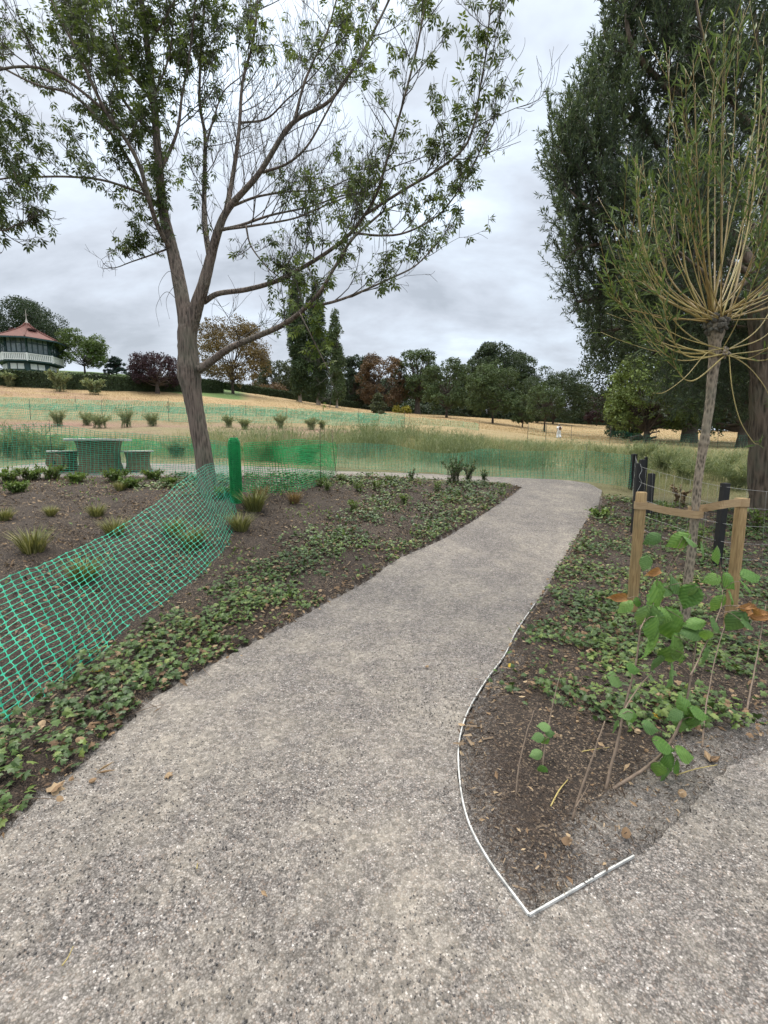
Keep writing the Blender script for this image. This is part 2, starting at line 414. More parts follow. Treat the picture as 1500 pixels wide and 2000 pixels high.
M = {}
M['path'] = mat_path(); M['ground'] = mat_ground()
M['bark_main'] = bark('grey_brown_bark', (.03, .023, .018), (.20, .155, .125), .9, .10, 1.0, .03)
M['bark_dark'] = bark('dark_twig_bark', (.03, .025, .022), (.10, .085, .072), 1.5)
M['bark_willow'] = bark('furrowed_willow_bark', (.03, .022, .016), (.20, .15, .11), .45, .10, 1.0, .05)
M['bark_pollard'] = bark('pale_cracked_bark', (.06, .048, .036), (.33, .27, .20), 1.6, .35, 1.0, .012)
M['bark_far'] = plain('far_bark', (.075, .06, .048), .9, .4, 3)
M['bark_pale'] = plain('pale_far_bark', (.30, .25, .20), .9, .3, 3)
M['withy'] = plain('golden_willow_shoot', (.25, .175, .055), .45, .35, 9)
M['withy_pale'] = plain('pale_willow_shoot', (.36, .285, .10), .45, .3, 9)
M['lf_main'] = foliage('tree_leaf', (.04, .06, .026), (.09, .128, .044), (.19, .24, .08), .4)
M['lf_hang'] = foliage('yellow_green_leaf', (.06, .10, .03), (.12, .17, .04), (.23, .28, .06), .35)
M['lf_willow'] = foliage('willow_leaf', (.04, .062, .042), (.10, .14, .088), (.22, .275, .175), .3, .42)
M['lf_pollard'] = foliage('osier_leaf', (.05, .085, .03), (.10, .15, .05), (.19, .25, .09), .35, .45)
M['ivy'] = foliage('ivy_leaf', (.03, .058, .02), (.078, .13, .032), (.24, .29, .075), .15, .4)
M['ivy_stem'] = plain('ivy_stem', (.13, .09, .055), .8)
M['hazel'] = foliage('hazel_leaf', (.06, .15, .035), (.135, .265, .06), (.25, .38, .10), .35, .5, 6, .3)
M['hazel_dull'] = foliage('dull_hazel_leaf', (.055, .12, .04), (.12, .22, .07), (.20, .31, .11), .3, .6, 6)
M['hazel_dry'] = foliage('withered_leaf', (.22, .10, .035), (.34, .18, .07), (.42, .27, .11), .2, .7, 8)
M['stem'] = plain('hazel_stem', (.17, .125, .09), .75, .3, 30)
M['litter'] = foliage('fallen_leaf', (.08, .05, .03), (.21, .135, .075), (.47, .36, .225), .1, .8)
M['chip'] = foliage('bark_chip', (.016, .011, .008), (.06, .041, .028), (.38, .285, .185), 0, .9)
M['yellow_leaf'] = foliage('yellow_fallen_leaf', (.55, .36, .05), (.68, .50, .07), (.75, .62, .16), .2, .6)
M['tuft'] = foliage('bed_grass', (.08, .09, .03), (.18, .19, .065), (.34, .31, .14), .25, .6)
M['tuft_dry'] = foliage('dry_bed_grass', (.16, .10, .05), (.26, .18, .09), (.36, .28, .15), .25, .7)
M['herb'] = foliage('herb_leaf', (.055, .09, .025), (.12, .19, .045), (.24, .31, .08), .25, .5, 2)
M['shrub'] = foliage('shrub_leaf', (.03, .055, .02), (.06, .11, .035), (.12, .18, .06), .25, .5, 2)
M['grass'] = foliage('field_grass', (.17, .20, .10), (.30, .32, .17), (.50, .47, .30), .25, .8, .35, .5)
M['grass_dry'] = foliage('dry_field_grass', (.24, .17, .085), (.38, .28, .145), (.52, .41, .24), .2, .9, .4, .5)
M['weed'] = foliage('grey_green_weed', (.12, .16, .085), (.215, .26, .14), (.36, .38, .22), .25, .8, 1)
M['net'] = plain('green_plastic_net', (.015, .34, .20), .38, .25, 4)
M['net_b'] = plain('bright_green_plastic_net', (.015, .36, .10), .4, .3, 4)
M['net_far'] = plain('teal_plastic_net', (.035, .38, .24), .5, .25, 3)
M['net_roll'] = plain('rolled_green_net', (.002, .085, .022), .5, .5, 60, .5)
M['rod'] = plain('rusty_steel', (.055, .042, .035), .6, .3, 20, 0, .3)
M['stake'] = wood('stake_wood', (.20, .125, .05), (.42, .29, .135))
M['spool'] = wood('spool_wood', (.055, .036, .02), (.22, .145, .075))
M['spool_top'] = plain('weathered_spool_top', (.50, .47, .42), .8, .15, 4)
M['hole'] = plain('dark_hub', (.02, .017, .014), .9)
def mat_strap():
    m = NB('webbing'); n = m.noise(m.coord((1, 1, 60)), 12, 2); c = m.ramp(n, [(.35, (.30, .20, .10)), (.65, (.46, .33, .19))])
    m.col(c); m.rough(.85); m.bump(n, .4, .002); return m.m
M['strap'] = mat_strap()
M['black'] = plain('black_post', (.012, .012, .012), .6, .3, 10)
M['wire'] = plain('galvanised_wire', (.42, .42, .40), .45, .2, 20, 0, .5)
M['edge'] = plain('white_metal_edging', (.50, .50, .48), .5, .38, 22)
M['roof'] = plain('red_roof_tiles', (.115, .040, .030), .85, .22, 2.5, .3)
M['roof_dark'] = plain('roof_vent_dark', (.05, .02, .018), .9)
M['teal'] = plain('dark_teal_paint', (.02, .055, .055), .5, .2, 2)
M['white'] = plain('white_paint', (.74, .74, .72), .6, .08, 2)
M['soffit'] = plain('cream_soffit', (.35, .33, .29), .7, .1, 2)
def mat_glass():
    m = NB('pavilion_glass'); m.col((.07, .10, .11)); m.rough(.12); m.b.inputs['Specular IOR Level'].default_value = .8
    n = m.noise(m.coord(), .9, 2); m.col(m.ramp(n, [(.35, (.05, .08, .085)), (.65, (.16, .21, .22))])); return m.m
M['glass'] = mat_glass()
M['skin'] = plain('skin', (.45, .28, .20), .6, .1)
M['cloth_w'] = plain('white_cloth', (.72, .73, .74), .85, .08, 6)
M['hair'] = plain('grey_hair', (.20, .17, .15), .7)
M['bag'] = plain('brown_leather', (.12, .06, .035), .6)
M['blue'] = plain('blue_cloth', (.05, .07, .25), .8)
M['stone'] = foliage('loose_stone', (.07, .065, .063), (.17, .16, .15), (.62, .60, .57), 0, .85, 3, .1)
def fol(name, c, **k):
    return foliage(name, tuple(x * .5 for x in c), tuple(x * 1.2 for x in c), tuple(min(1, x * 2.5) for x in c), k.pop('trans', .2), k.pop('rough', .6), k.pop('nscale', .35), k.pop('spread', .45))

# ------------------------------------------------------------------ object helpers
def tag(o, label=None, cat=None, group=None, kind=None):
    if label: o['label'] = label
    if cat: o['category'] = cat
    if group: o['group'] = group
    if kind: o['kind'] = kind
    return o
def thing(name, loc, label, cat, group=None):
    o = bpy.data.objects.new(name, None); COL.objects.link(o); o.location = tuple(float(a) for a in loc)
    o.empty_display_size = .2
    return tag(o, label, cat, group)

def seg_dist(poly, X, Y, closed=True):
    poly = np.asarray(poly)[:, :2]; n = len(poly); D = np.full(X.shape, 1e9); inside = np.zeros(X.shape, bool); CX = np.zeros(X.shape); CY = np.zeros(X.shape)
    for i in range(n if closed else n - 1):
        a = poly[i]; b = poly[(i + 1) % n]; e = b - a; L2 = e @ e + 1e-12
        t = np.clip(((X - a[0]) * e[0] + (Y - a[1]) * e[1]) / L2, 0, 1)
        qx = a[0] + t * e[0]; qy = a[1] + t * e[1]; d = np.hypot(X - qx, Y - qy)
        k = d < D; D = np.where(k, d, D); CX = np.where(k, qx, CX); CY = np.where(k, qy, CY)
        c = ((a[1] > Y) != (b[1] > Y)) & (X < (b[0] - a[0]) * (Y - a[1]) / (b[1] - a[1] + 1e-15) + a[0])
        inside ^= c
    return D, inside, CX, CY

# ------------------------------------------------------------------ path outline (from ground points)
def gl(pts): return [G(*p) for p in pts]
left_edge = gl([(0, 1640), (60, 1572), (150, 1502), (235, 1425), (300, 1362), (400, 1305), (520, 1243), (640, 1175), (725, 1130), (775, 1092), (860, 1055), (935, 1010), (1000, 968), (1020, 952), (975, 942)])
back_near = gl([(850, 936), (740, 930), (640, 929), (520, 930), (400, 930), (250, 932), (100, 934), (0, 935), (-150, 936)])
back_far = gl([(-150, 903), (0, 903), (100, 903), (250, 904), (400, 907), (560, 914), (655, 920), (740, 922), (850, 926), (960, 931), (1050, 935), (1110, 938), (1150, 944), (1176, 958)])
edge_px = [(1170, 985), (1142, 1022), (1112, 1070), (1078, 1130), (1045, 1180), (1010, 1232), (985, 1282), (950, 1330), (915, 1390), (897, 1450), (897, 1520), (912, 1600), (952, 1680), (1032, 1790)]
right_edge = gl(edge_px)
corner2 = gl([(1238, 1675)])
right_out = gl([(1330, 1600), (1420, 1500), (1560, 1440), (1800, 1390)])
PATH = np.array([p[:2] for p in
    [(-9., -6.), (-9., 1.2), (-4.5, 1.6)] + [tuple(q[:2]) for q in left_edge + back_near + back_far + right_edge + corner2 + right_out] + [(9., 2.6), (9., -6.)]], float)

# terrain sheet
def build_ground():
    nr, na = 300, 760
    r = np.concatenate([[0.0], np.exp(np.linspace(math.log(.25), math.log(900), nr - 1))])
    # finer angles straight ahead
    w = np.linspace(-1, 1, na + 1)[:-1]; ang = pi / 2 - pi * (0.42 * w + .58 * np.sign(w) * np.abs(w) ** 2.4)
    R, A = np.meshgrid(r[1:], ang, indexing='ij')
    X = R * np.cos(A); Y = R * np.sin(A)
    X = np.concatenate([[0], X.ravel()]); Y = np.concatenate([[0], Y.ravel()])
    z = Z(X, Y)
    D, ins, _, _ = seg_dist(PATH, X, Y)
    rr = np.hypot(X, Y)
    near = np.clip(1 - (rr - 14) / 8, 0, 1)
    bump = (np.sin(X * 5.1 + 1.3 * np.sin(Y * 3.3)) * np.sin(Y * 4.3 + X) * .02 + np.sin(X * 13 + Y * 5) * np.sin(Y * 17) * .008)
    off = np.where(ins, -.03, np.clip(D / .15, 0, 1) * (.035 + bump))
    pe3 = np.array([q[:2] for q in right_edge[-1:] + corner2 + right_out]); De3, _, _, _ = seg_dist(pe3, X, Y, False)
    off = np.where(ins, off, np.where(De3 < .7, off * De3 / .7 + .007, off))
    z = z + off * near - .008 * near
    fb = np.clip((rr - 14) / 10, 0, 1)
    z = z + fb * (np.sin(X * .9) * np.sin(Y * .7 + X * .3) * .05)
    zone = np.zeros((len(X), 4))
    pxx, _ = proj(np.stack([X, np.maximum(Y, .5), z], -1))
    # bed zone: near ground this side of the back path, and the strip to the right
    back = np.interp(np.clip(X, -12, 9), [-12, -6, -2, 1.5, 3.2, 4.3, 5.5, 9], [10.6, 10.6, 11.2, 11.0, 11.0, 10.6, 10.2, 9.6])
    bed = np.clip((back - Y) / .5, 0, 1)
    zone[:, 0] = bed
    greenband = np.clip((Y - 7.5) / .6, 0, 1) * np.clip((34 - Y) / 8, 0, 1)
    bare_s = 1
    greenband = np.maximum(greenband, .35 * np.clip((52 - Y) / 10, 0, 1) * (pxx < 1500))
    zone[:, 1] = np.clip(greenband, 0, 1)
    zone[:, 2] = np.clip(np.exp(-((Y - 23.5) / 4.5) ** 2) * np.clip((880 - pxx) / 200, 0, 1) * 2.2 + np.exp(-((Y - 52) / 5.0) ** 2) * np.clip((350 - pxx) / 200, 0, 1) * .9, 0, 1)
    gmix = np.zeros(len(X))
    # stones washed into the bed behind the loose edging
    pe = np.array([q[:2] for q in right_edge[6:] + corner2 + right_out])
    De, _, _, _ = seg_dist(pe, X, Y, False)
    pe2 = np.array([q[:2] for q in corner2 + right_out]); De2, _, _, _ = seg_dist(pe2, X, Y, False)
    g1 = np.clip(.42 - De / .9, 0, 1) * (X > -.2) * (Y < 3.6)
    g2 = np.clip(1.15 - De2 / .30, 0, 1) * (X > -.2) * (Y < 4)
    gmix = np.maximum(np.maximum(g1, g2), gmix)
    gmix = np.maximum(gmix, np.clip(1 - D / .05, 0, 1) * .8)
    lawn = np.clip((Y - 62) / 3, 0, 1) * np.clip((520 - pxx) / 60, 0, 1)
    zone[:, 3] = np.where(bed > .5, np.clip(gmix, 0, 1) * .4, np.maximum(lawn, 0))
    n = nr - 1
    F4 = []
    i = np.arange(n - 1)[:, None] * na + 1; j = np.arange(na)[None]; k = (j + 1) % na
    F4 = np.stack([i + j, i + na + j, i + na + k, i + k], -1).reshape(-1, 4)
    F3 = np.array([[0, 1 + q, 1 + (q + 1) % na] for q in range(na)])
    mb = MB(); mb.add(np.stack([X, Y, z], -1), F4[:, ::-1], 0, None, True)
    mb.F.append((F3[:, ::-1], 0, True))
    o = mb.build('ground', M['ground'], attr=zone)
    tag(o, None, None, None, 'structure')
build_ground()

def grid_sheet(poly, x0, x1, y0, y1, c, lift, name, mat, jag=.02):
    xs = np.arange(x0, x1, c); ys = np.arange(y0, y1, c)
    X, Y = np.meshgrid(xs, ys, indexing='ij'); D, ins, CX, CY = seg_dist(poly, X, Y)
    cx = X[:-1, :-1] + c / 2; cy = Y[:-1, :-1] + c / 2
    _, ic, _, _ = seg_dist(poly, cx, cy)
    nx, ny = X.shape
    use = np.zeros((nx, ny), int)
    for a in (0, 1):
        for b in (0, 1): use[a:nx - 1 + a, b:ny - 1 + b] += ic
    bd = (use > 0) & (use < 4)
    jx = (RNG.random(X.shape) - .5) * jag; jy = (RNG.random(X.shape) - .5) * jag
    X = np.where(bd & (D < 1.5 * c), CX + jx, X); Y = np.where(bd & (D < 1.5 * c), CY + jy, Y)
    z = Z(X, Y) + lift + .003 * np.sin(X * 2.1) * np.sin(Y * 1.7)
    z = np.where(bd, z - .002, z)
    idx = np.arange(nx * ny).reshape(nx, ny)
    f = np.stack([idx[:-1, :-1], idx[1:, :-1], idx[1:, 1:], idx[:-1, 1:]], -1)[ic]
    mb = MB(); mb.add(np.stack([X, Y, z], -1).reshape(-1, 3), f, 0, None, True)
    o = mb.build(name, mat); tag(o, None, None, None, 'structure'); return o
grid_sheet(PATH, -9.1, 9.1, -6, 15, .05, .0, 'path', M['path'])

# ------------------------------------------------------------------ loose edging strips
def edging(px, label, w=.008, h=.011, lift=.0):
    pts = catmull([G(*p) for p in px], 8); pts[:, 2] += .006 + lift
    mb = MB()
    t = norm(np.gradient(pts, axis=0)); s = np.cross(t, [0, 0, 1]); s = norm(s)
    n = len(pts); V = []
    for a, b in ((-1, -.5), (1, -.5), (1, .5), (-1, .5)): V.append(pts + s * a * w / 2 + np.array([0, 0, b * h]))
    V = np.stack(V, 1).reshape(-1, 3)
    i = np.arange(n - 1)[:, None] * 4; j = np.arange(4)[None]; k = (j + 1) % 4
    mb.add(V, np.stack([i + j, i + k, i + 4 + k, i + 4 + j], -1).reshape(-1, 4)); mb.add(V[:4], [[0, 1, 2, 3]]); mb.add(V[-4:], [[3, 2, 1, 0]])
    o = mb.build('path_edging', M['edge']); tag(o, label, 'edging', 'white edging strips beside the path')
edging(edge_px[4:], 'long thin white edging strip curving along the right side of the gravel path', .007)
edging([(1034, 1791), (1110, 1748), (1180, 1708), (1238, 1675)], 'short straight white edging strip meeting the curved one at a sharp corner', .006)

# ------------------------------------------------------------------ scatter on the ground
def pts_in(n, x0, x1, y0, y1, fn):
    X = RNG.uniform(x0, x1, n); Y = RNG.uniform(y0, y1, n); D, ins, _, _ = seg_dist(PATH, X, Y)
    p = fn(X, Y, D, ins); k = RNG.random(n) < p
    return X[k], Y[k]
def vnoise(X, Y, s, seed=0):
    r = np.zeros_like(X)
    g = np.random.default_rng(seed)
    for o in range(4):
        a = g.uniform(0, 6.28, 3); f = s * (1.7 ** o)
        r += np.sin(X * f * cos(a[0]) + Y * f * sin(a[0]) + a[1]) * np.sin(-X * f * sin(a[0]) * .9 + Y * f * cos(a[0]) + a[2]) / (1.4 ** o)
    return r
def bed_line(X): return np.interp(X, [-12, -6, -2, 1.5, 3.2, 4.3, 5.5, 9], [10.4, 10.4, 11.0, 10.8, 10.8, 10.4, 10.0, 9.4])

def ivy():
    def dens(X, Y, D, ins):
        nz = vnoise(X, Y, 2.6, 3)
        px, py = proj(np.stack([X, np.maximum(Y, .6), Z(X, Y)], -1))
        # left of the path: strip about a metre wide
        leftside = (px < np.interp(py, [930, 1000, 1100, 1300, 1640], [1000, 940, 760, 400, 0]) + 10)
        wid = np.interp(Y, [1, 3, 5, 8, 11], [.75, .85, 1.5, 1.9, 1.3])
        pl = np.clip((wid - D) / .45, 0, 1) * np.clip((nz + .35) / .35, np.where(Y < 3.4, .45, .12), 1) * leftside
        pl = np.where((px > 700) & (py > 925) & (py < 1100) & leftside, np.maximum(pl, .6 * (nz > -.35)), pl)
        core = np.clip((Y - np.interp(px, [880, 960, 1040, 1200, 1330, 1500], [3.6, 2.75, 2.55, 2.35, 2.25, 2.3])) / .25, 0, 1)
        pr = (px > 880) * (~leftside) * core * np.clip((nz + .45) / .5, .10, 1) * (Y < 10.2)
        pr = pr * np.where(D < .12, .45, 1)
        fade = np.where(py > 1180, 1.0, .9)
        p = np.maximum(pl, pr) * (~ins) * (Y < bed_line(X) - .1) * fade
        p = np.where(ins & (D < .07) & (Y < 9), .45 * (nz > .2) * leftside, p)
        return p
    X, Y = pts_in(200000, -4.5, 8, 1.0, 11.5, dens)
    k = RNG.random(len(X)) < np.interp(Y, [1, 3, 6, 11], [1, .9, .62, .45]); X, Y = X[k], Y[k]
    n = len(X); z = Z(X, Y) + RNG.uniform(.02, .10, n) + .03 * vnoise(X, Y, 4, 8).clip(-1, 1)
    nrm = norm(rv(n) * .55 + np.array([0, -.15, 1])); d = rv(n); d[:, 2] *= .4; d[:, 2] -= .25
    mb = MB(); sz = RNG.uniform(.024, .054, n) * np.interp(Y, [1, 6, 11], [1, 1.0, 1.25])
    p = np.stack([X, Y, z], -1); fr = frames(d, nrm); rr_ = np.clip(RNG.beta(1.6, 3, n) + .16 * vnoise(X, Y, 1.8, 5), 0, 1)
    dryk = RNG.random(n) < .10 + .10 * (vnoise(X, Y, 2.2, 15) > .3)
    mb.scatter(T_IVY, p[~dryk], fr[~dryk], sz[~dryk], 0, rr_[~dryk]); mb.scatter(T_IVY, p[dryk] - [0, 0, .015], fr[dryk], sz[dryk] * .9, 2, rr_[dryk])
    for _ in range(420):      # trailing stems
        i = RNG.integers(n); a = RNG.uniform(0, 6.28); L = RNG.uniform(.15, .45)
        t = np.linspace(0, 1, 5); xx = X[i] + cos(a) * L * t + .03 * np.sin(t * 7); yy = Y[i] + sin(a) * L * t
        mb.tube(np.stack([xx, yy, Z(xx, yy) + .03 + .03 * np.sin(t * 3.1)], -1), .0018, 3, 1)
    o = mb.build('ivy', [M['ivy'], M['ivy_stem'], M['litter']]); tag(o, 'low dark green ivy spreading over the beds beside the path', 'ivy', None, 'stuff')
ivy()

def litter():
    def dens(X, Y, D, ins):
        px, py = proj(np.stack([X, np.maximum(Y, .6), Z(X, Y)], -1))
        e = np.clip(1 - D / .35, 0, 1)
        inn = ins & (D < .12) & (Y < 8) 
        mid = .28 + .35 * (vnoise(X, Y, 1.9, 12) > .1) + .2 * (px < 420) * (py < 1300)
        return np.where(ins, np.where(inn, .10 * (X < 0) + .01, .0), np.clip(mid + .45 * e, 0, 1) * (Y < bed_line(X))) * (Y > 1.0) * np.where((X > 0) & (Y < 2.3), .16, 1)
    X, Y = pts_in(75000, -9, 7, 1.0, 10.8, dens)
    n = len(X); mb = MB()
    nrm = norm(rv(n) * .7 + np.array([0, 0, 1])); d = rv(n); d[:, 2] *= .35
    k = RNG.random(n) < .75
    z = Z(X, Y) + RNG.uniform(.012, .05, n)
    p = np.stack([X, Y, z], -1); fr = frames(d, nrm); sz = RNG.uniform(.014, .05, n) * np.where(RNG.random(n) < .6, .6, 1); r = RNG.beta(2, 1.9, n)
    mb.scatter(T_ROUND, p[~k], fr[~k], sz[~k], 0, r[~k]); mb.scatter(T_LEAF, p[k], fr[k], sz[k] * 1.3, 0, r[k])
    o = mb.build('leaf_litter', M['litter']); tag(o, 'dry brown fallen leaves strewn over the beds', 'leaf litter', None, 'stuff')
    def df(X, Y, D, ins):
        px, py = proj(np.stack([X, np.maximum(Y, .6), Z(X, Y)], -1)); nz = vnoise(X, Y, 1.3, 52)
        return (~ins) * (Y > 2.2) * (Y < bed_line(X)) * np.clip(.5 + .5 * nz, .1, 1) * np.where(px < 1000, 1, .35)
    X, Y = pts_in(34000, -9, 6.5, 2.2, 10.7, df); n = len(X); d = rv(n); d[:, 2] *= .25
    mb2 = MB(); mb2.scatter((T_CHIP[0] * [.8, 1, 1], T_CHIP[1]), np.stack([X, Y, Z(X, Y) + RNG.uniform(.02, .045, n)], -1), frames(d, norm(rv(n) * .5 + np.array([0, 0, 1]))), RNG.uniform(.025, .075, n), 0, RNG.beta(2.2, 1.6, n))
    o = mb2.build('wood_shreds', M['chip']); tag(o, 'pale shredded wood strips lying over the dark mulch', 'wood shreds', None, 'stuff')
    # bark mulch chips
    def dc(X, Y, D, ins): return (~ins) * (Y < bed_line(X)) * (Y > 1.0) * np.interp(np.hypot(X, Y), [1, 4, 8, 12], [1, .55, .3, .15])
    X, Y = pts_in(260000, -9, 6.5, 1.0, 10.6, dc); n = len(X)
    z = Z(X, Y) + RNG.uniform(.012, .04, n); d = rv(n); d[:, 2] *= .3; nrm = norm(rv(n) * .5 + np.array([0, 0, 1]))
    mb = MB(); mb.scatter(T_CHIP, np.stack([X, Y, z], -1), frames(d, nrm), RNG.uniform(.010, .030, n) * np.interp(Y, [1.5, 5, 10], [.8, 1.2, 1.7]), 0, RNG.beta(1.2, 1.9, n))
    o = mb.build('bark_mulch', M['chip']); tag(o, 'dark shredded bark mulch covering the planting beds', 'mulch', None, 'stuff')
    # loose stones on the path and in the bed behind the edging
    def ds(X, Y, D, ins):
        pe = np.array([q[:2] for q in right_edge[6:] + corner2 + right_out]); De, _, _, _ = seg_dist(pe, X, Y, False)
        return np.where(ins, .8 * (vnoise(X, Y, 3, 2) > -.5), np.clip(1 - De / .7, 0, 1) * (Y < 3.8) * (X > 0)) * np.interp(np.hypot(X, Y), [0, 2.2, 4.5], [1, .8, 0])
    X, Y = pts_in(90000, -2.6, 3.2, .6, 4.6, ds); n = len(X)
    z = Z(X, Y) + .002 + .012 * (seg_dist(PATH, X, Y)[1] == 0); mb = MB()
    mb.scatter(T_STONE, np.stack([X, Y, z], -1), frames(rv(n), rv(n)), RNG.gamma(5, .0013, n).clip(.003, .014), 0, RNG.beta(1.8, 5.5, n))
    o = mb.build('gravel', M['stone']); tag(o, 'loose grey stones lying on the path', 'gravel', None, 'stuff')
litter()
def seedlings():
    def dn(X, Y, D, ins):
        px, py = proj(np.stack([X, np.maximum(Y, .6), Z(X, Y)], -1)); nz = vnoise(X, Y, 2.9, 41)
        return (~ins) * (Y > 3.5) * (Y < bed_line(X)) * (px < 1000) * (px > -50) * np.clip((nz - .35) / .4, 0, 1) * np.where(px < 450, np.clip((Y - 6.5) / 2.5, .12, 1), 1)
    X, Y = pts_in(26000, -9, 4, 3, 10.9, dn); n = len(X)
    mb = MB(); p = np.stack([X, Y, Z(X, Y) + RNG.uniform(.02, .12, n)], -1)
    mb.scatter(T_LEAF, p, frames(norm(rv(n) + [0, 0, .4]), rv(n) * .6 + [0, 0, 1]), RNG.uniform(.03, .075, n), 0)
    o = mb.build('ground_cover', M['herb']); tag(o, 'patchy low seedlings and weeds on the mulched bed', 'ground cover', None, 'stuff')
seedlings()

def one_leaf(px, py, size, mat, label, cat, grp, T=T_LEAF, rot=None, n=1, name='fallen_leaf'):
    g = G(px, py); mb = MB()
    a = RNG.uniform(0, 6.28) if rot is None else rot
    for k in range(n):
        aa = a + k * .8; d = np.array([[cos(aa), sin(aa), .12]]); nr = np.array([[.25, -.3, 1.]])
        mb.scatter(T, [g + [0, 0, .014 + .004 * k]], frames(d, nr), size, 0, RNG.uniform(.3, .9, 1))
        mb.scatter(T, [g + [0, 0, .016 + .004 * k]], frames(d, nr + [[-.9, .2, 0]]), size * .9, 0, RNG.uniform(.3, .9, 1))
    o = mb.build(name, mat); tag(o, label, cat, grp)
one_leaf(832, 1304, .035, M['litter'], 'small orange brown leaf curled in the middle of the gravel path', 'leaf', 'dead leaves on the path', T_ROUND)
one_leaf(100, 1552, .07, M['litter'], 'pale tan crumpled leaf at the ivy edge of the path', 'leaf', 'dead leaves on the path', T_IVY)
one_leaf(174, 1530, .035, M['litter'], 'tiny oval pale leaf on gravel below the twig leaf', 'leaf', 'dead leaves on the path', T_ROUND)
one_leaf(188, 1517, .09, M['litter'], 'long narrow brown leaf on a twig lying on gravel', 'leaf', 'dead leaves on the path', T_THIN, .2, 2)
one_leaf(325, 1518, .04, M['litter'], 'dull olive brown crumpled leaf alone on the left of the path', 'leaf', 'dead leaves on the path', T_IVY)
one_leaf(510, 1748, .04, M['litter'], 'dark red brown sliver of leaf on the lower gravel', 'leaf', 'dead leaves on the path', T_LEAF)
one_leaf(900, 1163, .04, M['litter'], 'brown leaf on the gravel halfway up the path', 'leaf', 'dead leaves on the path', T_LEAF)
one_leaf(1385, 1494, .09, M['litter'], 'long orange brown curled leaf on gravel beside the hazel sapling', 'leaf', 'dead leaves on the path', T_LEAF, .4, 2)
one_leaf(197, 1310, .07, M['yellow_leaf'], 'bright yellow leaf caught in ivy under the green net edge', 'leaf', 'yellow leaves in the ivy', T_IVY, None, 2, 'yellow_leaf')
one_leaf(263, 1326, .055, M['yellow_leaf'], 'single yellow leaf on dark ivy near the path edge', 'leaf', 'yellow leaves in the ivy', T_ROUND, None, 1, 'yellow_leaf')
one_leaf(992, 1303, .04, M['yellow_leaf'], 'small yellow leaf where ivy meets the edging strip', 'leaf', 'yellow leaves in the ivy', T_ROUND, None, 2, 'yellow_leaf')
one_leaf(1177, 1116, .07, M['yellow_leaf'], 'yellow leaf on the ivy left of the wooden stake', 'leaf', 'yellow leaves in the ivy', T_IVY, None, 1, 'yellow_leaf')
one_leaf(1270, 1405, .07, M['yellow_leaf'], 'large yellow leaf among the hazel stems', 'leaf', 'yellow leaves in the ivy', T_LEAF, -.5, 2, 'yellow_leaf')
one_leaf(30, 1515, .035, M['yellow_leaf'], 'tiny yellow leaf in ivy at the frame edge', 'leaf', 'yellow leaves in the ivy', T_LEAF, None, 1, 'yellow_leaf')

# ------------------------------------------------------------------ small plants
def tuft(px, py, h, n, mat, label,  cat='grass tuft', grp='grass tufts on the mulched beds', spread=.5, name='grass_tuft', w=1.0):
    g = G(px, py); h = h * 1.35; n = int(n * 1.5); mb = MB(); a = RNG.uniform(0, 6.28, n); r = RNG.random(n) ** .7 * h * .3
    pos = np.stack([g[0] + np.cos(a) * r, g[1] + np.sin(a) * r, np.full(n, g[2] + .01)], -1)
    out = np.stack([np.cos(a), np.sin(a), np.zeros(n)], -1); lean = RNG.uniform(.1, 1, n)[:, None] * spread
    d = norm(out * lean + np.array([0, 0, 1]) + rv(n) * .15)
    nr = out * -1 + rv(n) * .4
    T = (T_BLADE[0] * [1.6 * w, 1, -1.8], T_BLADE[1])
    mb.scatter(T, pos, frames(d, nr), h * RNG.uniform(.6, 1.15, n), 0)
    o = mb.build(name, mat); tag(o, label, cat, grp); return o
def leafy(px, py, h, w, ns, leaf, T, mat, smat, name, label, cat, grp, per=14, up=.6, d=None, droop=0.0, base=None):
    g = base if base is not None else (G(px, py) if d is None else GD(px, d)); root = thing(name, g, label, cat, grp)
    ms, ml = MB(), MB()
    for i in range(ns):
        a = RNG.uniform(0, 6.28); tip = g + np.array([cos(a) * w * RNG.uniform(.2, 1), sin(a) * w * RNG.uniform(.2, 1), h * RNG.uniform(.6, 1.05)])
        mid = g + (tip - g) * .45 + np.array([0, 0, h * .14]) + rv(1)[0] * h * .05
        b0 = g + np.array([cos(a) * w, sin(a) * w, 0]) * RNG.uniform(0, .45); b0[2] = float(Z(b0[0], b0[1])); c = catmull([b0 - [0, 0, .03], mid * .5 + (b0 + [0, 0, h * .4]) * .5, tip], 5); ms.tube(c, np.linspace(.011, .004, len(c)) * h ** .5, 3)
        k = max(3, int(per * RNG.uniform(.7, 1.3))); t = RNG.uniform(.1, 1, k) ** .8 * (len(c) - 1.001); ii = t.astype(int); f = (t - ii)[:, None]
        p = c[ii] * (1 - f) + c[ii + 1] * f
        dd = norm(rv(k) + np.array([0, 0, up - droop])); ml.scatter(T, p, frames(dd, rv(k) * .6 + [0, 0, 1]), leaf * RNG.uniform(.6, 1.2, k), 0)
    ms.build('stem', smat, root); ml.build('foliage', mat, root); return root

